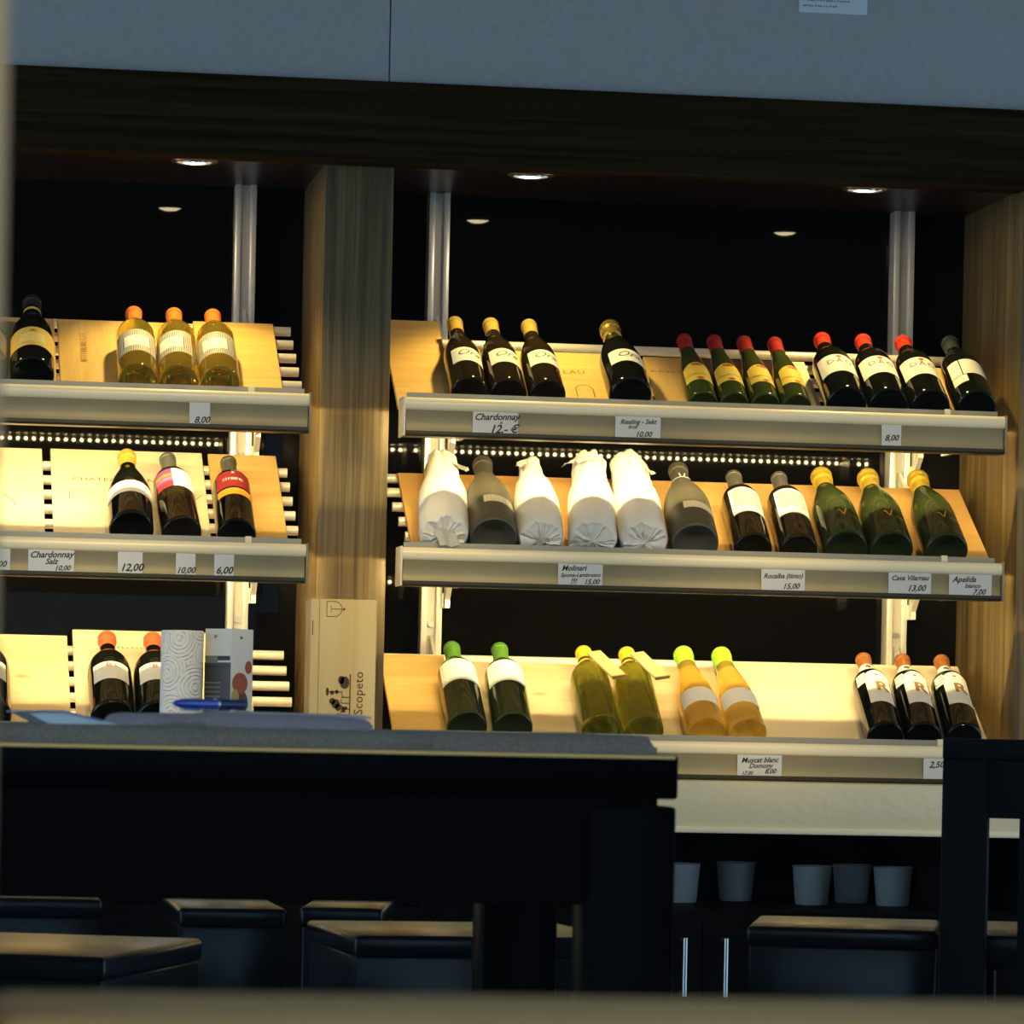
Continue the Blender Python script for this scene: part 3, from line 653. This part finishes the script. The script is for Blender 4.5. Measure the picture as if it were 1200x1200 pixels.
# ------------------------------------------------------------------ price tags
def price_tag(row, px0, px1, lines, label, full=True):
    zl = LIPS[row]; z1, z0 = zl-.0235, zl-.0655
    x0, x1 = XA(px0, 7.48, zl-.045), XA(px1, 7.48, zl-.045); xc, zc = (x0+x1)/2, (z0+z1)/2
    bm = bmesh.new(); add_box(bm, x0-xc, x1-xc, -.0004, .0004, z0-zc, z1-zc)
    o = from_bm('price_tag', bm, M_tag); o.location = (xc, 7.4798, zc); tag(o, label, 'price tag', 'handwritten price tags')
    geos = []
    for s, size, dx, dy in lines:
        g = text_geo(s, size, .35, .98, .022); g = shift(g, dx*(x1-x0), dy*(z1-z0), .03); geos.append(g)
    flat_print('handwriting', geos, lambda x, y: (x, -.0007, y), M_ink, o); return o
price_tag('top', 222, 246, [('8,00', .017, .1, -.28)], 'narrow price tag reading 8,00 under pinstriped wines')
price_tag('top', 554, 607, [('Chardonnay', .0175, .02, .27), ('12,- €', .022, .18, -.27), ('n', .010, .12, .03)], 'wide price tag lettered Chardonnay under the script-labelled bottles')
price_tag('top', 721, 774, [('Riesling - Sekt', .0125, .0, .26), ('brut', .010, -.12, .03), ('10,00', .0145, .12, -.30)], 'price tag reading Riesling 10,00')
price_tag('top', 1033, 1056, [('8,00', .016, .0, -.1)], 'narrow price tag reading 8,00 under red wax bottles')
price_tag('mid', -18, 12, [('7,00', .016, .05, -.2)], 'price tag ending in ,00 beside the Chardonnay tag')
price_tag('mid', 33, 87, [('Chardonnay', .0165, .0, .28), ('Salz', .015, .0, -.02), ('10,00', .0135, .24, -.30)], 'wide price tag lettered Chardonnay under the CHATEAU crate lid')
price_tag('mid', 138, 167, [('12,00', .0195, .05, -.2)], 'price tag reading 12,00 under ochre-capped bottle')
price_tag('mid', 206, 229, [('10,00', .0160, .0, -.26)], 'narrow price tag under the half-pink labelled bottle')
price_tag('mid', 251, 274, [('6,00', .0185, .0, -.22)], 'narrow price tag under the crimson labelled bottle')
price_tag('mid', 654, 706, [('Molinari', .0145, -.15, .30), ('Spuma-Lambrusco', .0105, .0, .0), ('!!!', .015, -.16, -.29), ('15,00', .0135, .25, -.30)], 'price tag with three lines and exclamation marks, 15,00')
price_tag('mid', 892, 943, [('Rocalba (tinto)', .0130, .0, .20), ('15,00', .0150, .18, -.26)], 'price tag reading Rocalba 15,00')
price_tag('mid', 1041, 1091, [('Cava Vilarnau', .0135, .0, .26), ('13,00', .0165, .15, -.2)], 'price tag reading Cava 13,00')
price_tag('mid', 1112, 1162, [('Apelida', .0155, -.15, .26), ('bianco', .0120, .05, -.02), ('7,00', .0150, .2, -.3)], 'price tag reading Apelida 7,00')
price_tag('bot', 864, 916, [('Muscat blanc', .0140, .0, .26), ('Domony', .0130, .02, .0), ('17,00', .010, -.28, -.34), ('8,00', .0130, .24, -.24)], 'price tag with three handwritten lines on the lowest shelf')
price_tag('bot', 1082, 1112, [('2,50', .0170, .0, .2)], 'price tag half hidden behind the dark bar chair')

# ------------------------------------------------------------------ downlights in the soffit
def downlight(X, label, beam='downlight_beam'):
    Y, z = 7.64, ZS
    t = thing('downlight', (X, Y, z), label, 'downlight', 'soffit downlights')
    rp = [(-.001, .0445), (-.004, .043), (-.0055, .038), (-.004, .033), (.012, .030), (.016, .0), ]
    from_bm('trim_ring', lathe_bm([(zz, r) for zz, r in rp], 36), M_steel, t, True, True, 45)
    hs = from_bm('lamp_cup', lathe_bm([(.012, 0), (.012, .020), (.003, .0275), (-.0015, .0270), (-.0005, .0245)], 30), M_steel, t, True, True, 45)
    lens = from_bm('bulb_lens', lathe_bm([(.001, .0248), (-.0015, .021), (-.003, .012), (-.0035, 0)], 28), mat('downlight_lens', (1, .9, .7), .3, emit=130., emitcol=(1, .80, .48)), hs, True, True, 45)
    hs.rotation_euler.x = math.radians(13)
    ld = bpy.data.lights.new(beam, 'SPOT'); ld.energy = DOWN_W; ld.color = WARM; ld.spot_size = math.radians(96); ld.spot_blend = .6; ld.shadow_soft_size = .018
    lo = bpy.data.objects.new(beam, ld); link(lo); lo.parent = t; lo.location = (0, 0, -.022)
for px, lb in ((-168, 'round recessed downlight over the golden-labelled magnums'), (228, 'round recessed downlight over the pinstripe white wines'), (622, 'round recessed downlight over the script-labelled bottles'), (1014, 'round recessed downlight over the red wax bottles')):
    downlight(XA(px, 7.64, ZS), lb, 'downlight_left_offscreen' if px < 0 else 'downlight_beam')

# ------------------------------------------------------------------ worktop and base cabinets
wt = tag(box('worktop', -1.0, PANX, 7.335, YW-.002, .925, 1.0155, M_cream, bev=.004), 'thick cream textured worktop under the lowest wine shelf', 'worktop')
box('front_bead', -1.0, PANX, 7.328, 7.340, .919, .931, M_lip, wt, bev=.003)
HX0, HX1 = XA(804, 7.31, .70), XA(852, 7.31, .70); UC = (HX0+HX1)/2
UN = [(UC-.509-.766, UC-.509), (UC-.509, UC+.509), (UC+.509, PANX-.001)]
for i, (a, b_) in enumerate(UN):
    t = thing('base_cabinet', ((a+b_)/2, 7.66, 0), ['black-brown base cabinet below the wooden wine box', 'black-brown base cabinet with two slim steel bar handles in view', 'black-brown base cabinet beside the side panel'][i], 'cabinet', 'base cabinets')
    g = .001
    box('back_panel', a+g, b_-g, 7.96, 7.99, .08, .925, M_cab, t); box('side', a+g, a+.019, 7.37, 7.97, .08, .925, M_cab, t); box('side', b_-.019, b_-g, 7.37, 7.97, .08, .925, M_cab, t)
    box('niche_shelf', a+.018, b_-.018, 7.36, 7.97, .750, .772, M_cab, t); box('bottom', a+.018, b_-.018, 7.38, 7.97, .08, .10, M_cab, t); box('plinth', a+g, b_-g, 7.42, 7.44, 0, .081, M_cab, t)
    ds = [(a+.002, (a+b_)/2-.0015), ((a+b_)/2+.0015, b_-.002)] if b_-a > .4 else [(a+.002, b_-.002)]
    for k, (p, q) in enumerate(ds):
        d = box('door', p, q, 7.352, 7.371, .085, .752, M_cab, t, bev=.0015)
        hx = (HX0 if k == 0 else HX1)-UC+(a+b_)/2 if len(ds) == 2 else p+.04
        bm = bmesh.new(); add_cyl(bm, (hx, 7.318, .615), (hx, 7.318, .724), .0045, 12); add_cyl(bm, (hx, 7.318, .719), (hx, 7.353, .719), .0040, 10); add_cyl(bm, (hx, 7.318, .620), (hx, 7.353, .620), .0040, 10)
        from_bm('bar_handle', bm, M_steel, d, True, auto=40)
for px, y, lb in ((797, 7.72, 'white ceramic pot in the niche nearest the high table leg'), (862, 7.83, 'white ceramic pot standing deep in the cabinet niche'), (951, 7.70, 0), (998, 7.81, 0), (1046, 7.70, 0), (1119, 7.70, 'white ceramic pot half hidden behind the bar chair')):
    X = XA(px, y, .8); pt = [(0, 0), (0, .030), (.003, .0325), (.074, .0385), (.0755, .0400), (.0770, .0385), (.0755, .0365), (.008, .030), (.008, 0)]
    o = from_bm('ceramic_pot', lathe_bm(pt, 30), M_cup, None, True, auto=40); o.location = (X, y, .772)
    tag(o, lb or 'white ceramic pot in the dark niche, ' + {951: 'first of three above the stool', 998: 'middle and set back of three above the stool', 1046: 'nearest the bar chair'}[px], 'pot', 'white pots in the niche')

# ------------------------------------------------------------------ things on the worktop
WZ = 1.0155
X0, X1 = XA(363.5, 7.40, 1.25), XA(441, 7.40, 1.25); ztop = ZA(400, 702, 7.40)
t = thing('wine_box', ((X0+X1)/2, 7.45, WZ), 'pale wooden single-bottle wine box with branded lettering standing on end', 'box')
box('box_body', X0, X1, 7.404, 7.500, WZ, ztop, M_boxw, t, bev=.002)
box('corner_batten', X0, X0+.016, 7.3985, 7.408, WZ, ztop, M_boxw, t, bev=.002)
lid = box('sliding_lid', X0+.0165, X1-.001, 7.400, 7.406, WZ+.004, ztop-.001, M_boxw, t, bev=.0008)
xm = lambda px: XA(px, 7.40, 1.2); zm = lambda py, px=405: ZA(px, py, 7.40)
def boxprint(nm, geos, m_, par): 
    o = flat_print(nm, geos, lambda x, y: (x-t.location.x, 7.3992-t.location.y, y-t.location.z), m_, par); return o
boxprint('lettering', [shift(text_geo('Scopeto', .0235, 0, 1.04), xm(421), zm(812), math.pi/2)], M_stampd, lid)
gx = xm(410.5)
pic = [line2(gx, zm(848), gx, zm(790), .0022)]
for k in range(4): pic.append(line2(gx-.016, zm(838)+k*.011, gx-.001, zm(838)+k*.011, .0016)); pic.append(line2(gx-.016+.003*(k % 2), zm(838)+k*.011, gx-.016, zm(838)+k*.011+.008, .0014))
for (px, py, rx, ry) in ((404, 800, .009, .012), (400, 797, .006, .008), (394, 825, .008, .009), (390, 822, .006, .006), (397, 829, .006, .007), (384, 811, .003, .008), (389.5, 812, .004, .004), (395, 811, .0035, .004)): pic.append(disc2(xm(px), zm(py), rx, ry, 9, .3*px))
pic += [line2(xm(397), zm(836), xm(397), zm(848), .004), line2(xm(386), zm(811), xm(402), zm(811), .0016), disc2(gx-.007, zm(830), .003), rect2(gx-.015, gx-.008, zm(835), zm(828))]
boxprint('tree_and_villa_picture', pic, M_stampd, lid)
ex, ez = xm(389), zm(714)
boxprint('crest', [line2(ex-.012, ez-.014, ex-.012, ez+.014, .0012), line2(ex-.012, ez+.014, ex+.002, ez+.014, .0012), line2(ex-.012, ez-.014, ex+.002, ez-.014, .0012), ring2(ex+.002, ez, .0135, .0147, 12, 1, .5, -math.pi/2), line2(ex-.004, ez, ex+.022, ez, .001), disc2(ex+.020, ez, .0024), line2(ex-.004, ez-.007, ex-.004, ez+.007, .001)], M_stamp, lid)
box('finger_notch', X0+.003, X0+.0045, 7.3980, 7.3988, zm(745), zm(728), M_stampd, t)

Xr0, Xr1 = XA(188, 7.40, 1.2), XA(238, 7.40, 1.2); zr = ZA(212, 739, 7.40); R_ = (Xr1-Xr0)/2
t = thing('paper_towel_roll', ((Xr0+Xr1)/2, 7.40, WZ), 'roll of white embossed paper towel standing on the worktop', 'paper roll')
H_ = zr-WZ
bm = lathe_bm([(0, .016), (0, R_-.002), (.002, R_), (H_-.002, R_), (H_, R_-.002), (H_, .016), (0, .016)], 40)
mt = mat('embossed_paper', (.86, .86, .85), .85)
nt = mt.node_tree; tc = nt.nodes.new('ShaderNodeTexCoord'); vo = nt.nodes.new('ShaderNodeTexVoronoi'); vo.inputs['Scale'].default_value = 15.
nt.links.new(tc.outputs['Object'], vo.inputs['Vector'])
sn = nmath(nt, 'SINE', nmath(nt, 'MULTIPLY', vo.outputs['Distance'], 62.), 0.); v2 = nt.nodes.new('ShaderNodeTexVoronoi'); v2.inputs['Scale'].default_value = 120.; nt.links.new(tc.outputs['Object'], v2.inputs['Vector'])
dots = nmath(nt, 'MULTIPLY', nmath(nt, 'MAXIMUM', sn, 0.), nmath(nt, 'SUBTRACT', 1., v2.outputs['Distance']))
bp_ = nt.nodes.new('ShaderNodeBump'); bp_.inputs['Strength'].default_value = 1.; bp_.inputs['Distance'].default_value = .0028; bp_.invert = True
nt.links.new(dots, bp_.inputs['Height']); nt.links.new(bp_.outputs[0], nt.nodes['Principled BSDF'].inputs['Normal'])
from_bm('towel_paper', bm, mt, t, True, True, 40)
from_bm('cardboard_core', lathe_bm([(.001, .0145), (.001, .017), (H_+.001, .017), (H_+.001, .0145), (.001, .0145)], 24), mat('cardboard', (.40, .28, .16), .8), t, True, True, 40)

Xa, Xb_, Xc_ = XA(238, 7.385, 1.2), XA(270, 7.36, 1.2), XA(296, 7.40, 1.2); zt = ZA(265, 737, 7.38)
A, Bq, Cq = Vector((Xa+.004, 7.398)), Vector((Xb_, 7.350)), Vector((Xc_, 7.402)); Dq = A+Cq-Bq
t = thing('drink_carton', (Bq.x, Bq.y, WZ), 'printed carton with jar and fruit pictures beside the paper roll', 'carton')
bm = bmesh.new(); lo_ = [bm.verts.new((p.x, p.y, WZ)) for p in (A, Bq, Cq, Dq)]; hi_ = [bm.verts.new((p.x, p.y, zt)) for p in (A, Bq, Cq, Dq)]
for i in range(4): bm.faces.new((lo_[i], lo_[(i+1) % 4], hi_[(i+1) % 4], hi_[i]))
bm.faces.new(lo_[::-1]); bm.faces.new(hi_)
from_bm('carton_body', bm, mat('white_carton', (.72, .71, .67), .5), t)
def side(P, Q, name, geos, m_, e=.0005):
    d = (Q-P); wlen = d.length; d /= wlen; nrm = Vector((d.y, -d.x))
    return flat_print(name, geos, lambda x, y: (P.x+d.x*x*wlen+nrm.x*e-t.location.x, P.y+d.y*x*wlen+nrm.y*e-t.location.y, zt-y-WZ), m_, t)
Hc = zt-WZ
side(A, Bq, 'jar_picture', [rect2(0, 1, .062, .26)], mat('dark_jar_print', (.05, .05, .055), .4), .0008)
side(A, Bq, 'jar_ribs', [rect2(.0, .62, .098+.0085*k, .1005+.0085*k) for k in range(14)] + [rect2(.06, .5, .051, .063)], mat('slate_print', (.19, .19, .20), .5), .0011)
side(A, Bq, 'jar_lid', [rect2(.03, .97, .050, .058), rect2(.0, .8, .068, .072)], mat('black_jar_print', (.03, .03, .035), .5), .0010)
side(Bq, Cq, 'fruit_picture', [disc2(.42, .100, .36, .020), disc2(.8, .070, .16, .012)], mat('brick_red_print', (.34, .07, .02), .5))
side(Bq, Cq, 'dark_fruit_print', [disc2(.5, .135, .30, .022), rect2(.1, .95, .165, .26)], mat('umber_print', (.07, .045, .02), .5), .0004)
side(Bq, Cq, 'stem_print', [disc2(.2, .128, .18, .018), rect2(.15, .85, .150, .154)], mat('mustard_print', (.46, .32, .05), .5), .0007)
side(Bq, Cq, 'top_mark', [disc2(.45, .016, .10, .004, 3)], M_inkg); side(A, Bq, 'top_mark', [disc2(.4, .014, .08, .004, 3)], mat('slate_print', (.16, .19, .24)), .0009)

# ------------------------------------------------------------------ notice on the upper wall
nx0, nx1 = XA(936, 7.56, 2.5), XA(1016, 7.56, 2.5); nz0 = ZA(976, 16, 7.56)
o = tag(box('paper_notice', nx0, nx1, 7.5575, 7.5590, nz0, nz0+.18, M_paper), 'white printed paper notice pinned to the pale wall above the fascia', 'notice')
gs = []
for k in range(9):
    for g in smudge(18 if k % 3 else 12, (.095 if k % 3 else .07), .0035, 60+k): gs.append(shift(g, nx0+.052 if k % 3 else nx0+.042, nz0+.013+k*.0105))
flat_print('printed_lines', gs, lambda x, y: (x, 7.5571, y), M_inkg, o)
cyl('drawing_pin', (nx1-.004, 7.558, nz0+.17), (nx1-.004, 7.553, nz0+.17), .004, M_steel, o)

# ------------------------------------------------------------------ high tables
TZ = 1.095
def high_table(x0, x1, y0, y1, ztop, label, slab, leg, ap, apz, ins):
    t = thing('high_table', ((x0+x1)/2, (y0+y1)/2, 0), label, 'table', None)
    tt = box('table_top', x0, x1, y0, y1, ztop-slab, ztop, M_lacq, t, bev=.0025)
    box('edge_highlight', x0+.003, x1-.003, y0-.0012, y0+.002, ztop-.0034, ztop-.0004, mat('painted_edge_highlight', (1.0, .52, .14), .35, .2), tt)  # added warm strip: the highlight along the top edge is put into its colour
    mm = M_lacq
    lz = ztop-slab-.006
    for X in (x0+ins, x1-ins-leg):
        for Y in (y0+ins, y1-ins-leg): box('leg', X, X+leg, Y, Y+leg, 0, lz, mm, t, bev=.003)
    box('apron', x0+ins+leg*.2, x1-ins-leg*.2, y0+ins+.010, y0+ins+.032, apz, ztop-slab+.002, mm, t)
    box('apron', x0+ins+leg*.2, x1-ins-leg*.2, y1-ins-.032, y1-ins-.010, apz, ztop-slab+.002, mm, t)
    box('apron', x0+ins+.012, x0+ins+.034, y0+ins+.02, y1-ins-.02, apz, ztop-slab+.002, mm, t)
    box('apron', x1-ins-.034, x1-ins-.012, y0+ins+.02, y1-ins-.02, apz, ztop-slab+.002, mm, t)
    return t
M_t2 = mat('blue_black_lacquer', (.005, .005, .006), .45, spec=.08)
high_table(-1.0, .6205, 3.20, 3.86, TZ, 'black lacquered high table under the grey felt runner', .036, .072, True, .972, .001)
ch = thing('bar_chair', (XA(1103, 5.2, 1.0), 5.2, 0), 'blue-black high-backed bar chair in front of the side panel', 'chair'); ch.rotation_euler.z = math.radians(-19)
zb0 = ZA(1110, 865, 5.2); zr = ZA(1110, 890, 5.2); zpn = ZA(1180, 959, 5.2); CW = .44
box('top_rail', 0, CW, -.002, .046, zr, zb0, M_t2, ch, bev=.003, local=True)
for X in (0, CW-.062): box('back_post', X+.0005, X+.0615, 0, .044, 0, zr+.001, M_t2, ch, bev=.002, local=True)
box('back_panel', .06, CW-.06, .010, .030, zpn, zr+.002, M_t2, ch, local=True)
for X in (.103, .20, .297): box('back_slat', X, X+.04, .014, .032, .80, zpn+.001, M_t2, ch, local=True)
box('seat', .0, CW, .03, .42, .80, .848, M_leather, ch, bev=.006, local=True)
for X in (.002, CW-.052): box('front_leg', X, X+.05, .368, .418, 0, .801, M_t2, ch, bev=.002, local=True)
for X in (.02, CW-.05): box('side_stretcher', X, X+.022, .03, .38, .26, .29, M_t2, ch, local=True)

# ------------------------------------------------------------------ on the table
xe = XA(768, 3.22, TZ)
def slabcloth(name, x0, x1, y0, y1, z0, h, m, seed, amp=.002, sub=(60, 14), rnd=.012):
    bm = bmesh.new(); nx, ny = sub; top = []; bot = []
    for j in range(ny+1):
        rt_, rb = [], []
        for i in range(nx+1):
            u, v = i/nx, j/ny; x = x0+(x1-x0)*u; y = y0+(y1-y0)*v
            e = min(u*(x1-x0), (1-u)*(x1-x0), v*(y1-y0), (1-v)*(y1-y0)); k = math.sqrt(max(0, 1-(1-min(1, e/rnd))**2))
            n = noise.noise(Vector((x*9+seed, y*12, seed)))
            rt_.append(bm.verts.new((x+.004*noise.noise(Vector((y*20, seed, x*5))), y+.004*noise.noise(Vector((x*11, seed*2, 0))), z0+.0012+(h-.0012)*(.35+.65*k)+amp*n*k))); rb.append(bm.verts.new((x, y, z0)))
        top.append(rt_); bot.append(rb)
    for j in range(ny):
        for i in range(nx):
            bm.faces.new((top[j][i], top[j][i+1], top[j+1][i+1], top[j+1][i])); bm.faces.new((bot[j][i], bot[j+1][i], bot[j+1][i+1], bot[j][i+1]))
    for i in range(nx):
        bm.faces.new((bot[0][i], bot[0][i+1], top[0][i+1], top[0][i])); bm.faces.new((top[ny][i], top[ny][i+1], bot[ny][i+1], bot[ny][i]))
    for j in range(ny):
        bm.faces.new((top[j][0], top[j+1][0], bot[j+1][0], bot[j][0])); bm.faces.new((bot[j][nx], bot[j+1][nx], top[j+1][nx], top[j][nx]))
    return from_bm(name, bm, m, None, True, auto=70)
tag(slabcloth('felt_runner', -.95, xe, 3.212, 3.60, TZ, .0150, M_cloth, 3.1, .0010, (300, 30), .008), 'thick grey felt runner laid along the black high table', 'runner')
RZ = TZ+.0145
ma0, ma1 = XA(135, 3.3, RZ), XA(431, 3.3, RZ)
tag(slabcloth('folded_cloth', ma0, ma1, 3.27, 3.45, RZ, .0105, M_mauve, 8.4, .0022, (90, 24), .016), 'folded mauve cloth lying on the felt runner under the blue pen', 'cloth')
MZ = RZ+.0105
bk = thing('booklet', (XA(75, 3.3, RZ), 3.34, RZ), 'blue and white booklet lying open on the felt runner', 'booklet')
q0, q1 = XA(28, 3.32, RZ), XA(132, 3.32, RZ)
prism_pts = [(q0, RZ+.010), (q0+.03, RZ+.0105), (q1, RZ+.0015), (q1, RZ), (q0+.02, RZ)]
bm = bmesh.new(); f_ = [bm.verts.new((x, 3.27, z)) for x, z in prism_pts]; g_ = [bm.verts.new((x-.01, 3.42, z)) for x, z in prism_pts]
for i in range(5): bm.faces.new((f_[i], f_[(i+1) % 5], g_[(i+1) % 5], g_[i]))
bm.faces.new(f_[::-1]); bm.faces.new(g_); from_bm('pages', bm, mat('blue_white_paper', (.82, .83, .85), .5), bk)
bm = bmesh.new(); pp = [(q0-.002, RZ+.0105), (q0+.03, RZ+.0115), (q1-.01, RZ+.0042), (q1-.01, RZ+.0030), (q0+.03, RZ+.0100), (q0-.002, RZ+.0090)]
f_ = [bm.verts.new((x, 3.268, z)) for x, z in pp]; g_ = [bm.verts.new((x-.01, 3.425, z)) for x, z in pp]
for i in range(6): bm.faces.new((f_[i], f_[(i+1) % 6], g_[(i+1) % 6], g_[i]))
bm.faces.new(f_[::-1]); bm.faces.new(g_); from_bm('cover', bm, mat('blue_cover', (.20, .28, .45), .45), bk)
# paper napkin under the pen, curling up a little
n0, n1 = XA(236, 3.36, MZ), XA(428, 3.36, MZ)
o = slabcloth('paper_napkin', n0, n1, 3.31, 3.44, MZ-.001, .0042, mat('lilac_napkin', (.70, .60, .66), .8), 5.5, .0016, (30, 10), .05); tag(o, 'thin lilac napkin on top of the mauve cloth', 'napkin')
# pen
pa, pb = Vector((XA(200, 3.36, MZ), 3.325, MZ+.0088)), Vector((XA(290, 3.40, MZ), 3.405, MZ+.0088))
pl = (pb-pa).length; pen = thing('ballpoint_pen', pa, 'blue ballpoint pen with silver band lying on the mauve cloth', 'pen')
pen.rotation_mode = 'QUATERNION'; pen.rotation_quaternion = (pb-pa).to_track_quat('Z', 'Y')
M_pen = mat('blue_pen', (.015, .06, .50), .22, coat=.4)
from_bm('barrel', lathe_bm([(0, 0), (.0005, .0016), (.006, .0030), (.012, .0040), (.018, .0043), (pl*.56, .0044), (pl*.56, 0)], 20), M_pen, pen, True, True, 50)
from_bm('grip', lathe_bm([(pl*.565, 0), (pl*.565, .0045), (pl*.88, .0045), (pl*.93, .0040), (pl*.97, .0028), (pl, .0008), (pl, 0)], 20), mat('dark_blue_grip', (.008, .014, .10), .5), pen, True, True, 50)
from_bm('silver_band', lathe_bm([(pl*.548, .0040), (pl*.548, .0047), (pl*.57, .0047), (pl*.57, .0040)], 20), M_steel, pen, True, True, 50)
bm = bmesh.new(); add_box(bm, -.0026, .0026, -.0060, -.0043, .012, pl*.33, .0005, 1); from_bm('clip', bm, mat('pale_blue_clip', (.25, .36, .55), .35), pen, True, True, 40)

# ------------------------------------------------------------------ upholstered stools
def stool(cx, cy, sx, sy, rz, z, label, body=.30):
    t = thing('bar_stool', (cx, cy, 0), label, 'stool', 'upholstered bar stools'); t.rotation_euler.z = math.radians(rz)
    bm = bmesh.new(); add_box(bm, -sx/2-.004, sx/2+.004, -sy/2-.004, sy/2+.004, z-.028, z, .007, 3)
    for v in bm.verts:
        if v.co.z > z-.004: v.co.z -= .004*(1-(abs(v.co.x)/(sx/2))*(abs(v.co.y)/(sy/2)))
    from_bm('seat_cushion', bm, M_leather, t, True, True, 40)
    box('seat_box', -sx/2, sx/2, -sy/2, sy/2, z-body, z-.027, M_leather, t, bev=.003, local=True)
    for a in (-1, 1):
        for b2 in (-1, 1): box('leg', a*(sx/2-.022)-.02, a*(sx/2-.022)+.02, b2*(sy/2-.022)-.02, b2*(sy/2-.022)+.02, 0, z-body+.002, M_lacq, t, bev=.002, local=True)
    box('footrest', -sx/2+.03, sx/2-.03, -sy/2+.010, -sy/2+.028, .28, .31, M_steel, t, local=True)
stool(.128, 4.735, .34, .42, -19, .848, 'navy leather bar stool with polished top turned askew behind the black table')
stool(.462, 5.86, .145, .38, 0, .847, 'navy leather bar stool under the middle of the black table')
stool(.640, 5.80, .11, .30, -10, .851, 'navy leather bar stool seen just past the slim dark stool edge')
stool(.725, 5.22, .34, .36, 4, .846, 'navy leather bar stool beside the rear table leg')
stool(.175, 5.90, .20, .40, 0, .856, 'navy leather bar stool behind the askew polished stool')
stool(1.318, 5.535, .255, .32, -15, .845, 'black leather bar stool in front of the bar-handled cabinet')

# ------------------------------------------------------------------ warm room spotlights aimed at the wine wall
def ceiling_spot(X, Y, side, label):
    t = thing('ceiling_spotlight', (X, Y, 2.95), label, 'spotlight', 'ceiling spotlights')
    p = Vector((X, Y, 2.80)); d = (Vector((X+.12, 7.5, 1.32))-p).normalized()
    cyl('stem', (X, Y, 2.951), (X, Y, 2.80), .010, M_cab, t)
    cyl('lamp_head', p-d*.05, p+d*.07, .036, M_cab, t, 24)
    cyl('lens', p+d*.069, p+d*.0715, .031, mat('spot_lens', (.9, .88, .82), .2), t, 24)
    ld = bpy.data.lights.new('ceiling_spot_%s_offscreen' % side, 'SPOT'); ld.energy = SPOT_W; ld.color = (1.0, .74, .33); ld.spot_size = math.radians(26); ld.spot_blend = .75; ld.shadow_soft_size = .03
    lo = bpy.data.objects.new('ceiling_spot_%s_offscreen' % side, ld); link(lo); lo.parent = t; lo.rotation_mode = 'QUATERNION'; lo.rotation_quaternion = (-d).to_track_quat('Z', 'Y'); lo.location = p+d*.085-t.location
for X, side, nm in ((-.08, 'far_left', 'golden-labelled magnums'), (.54, 'left', 'wooden wine box'), (1.16, 'centre', 'tissue-wrapped bottles'), (1.78, 'right', 'red wax bottles')):
    ceiling_spot(X, 5.1, side, 'black ceiling spotlight aimed at the ' + nm)
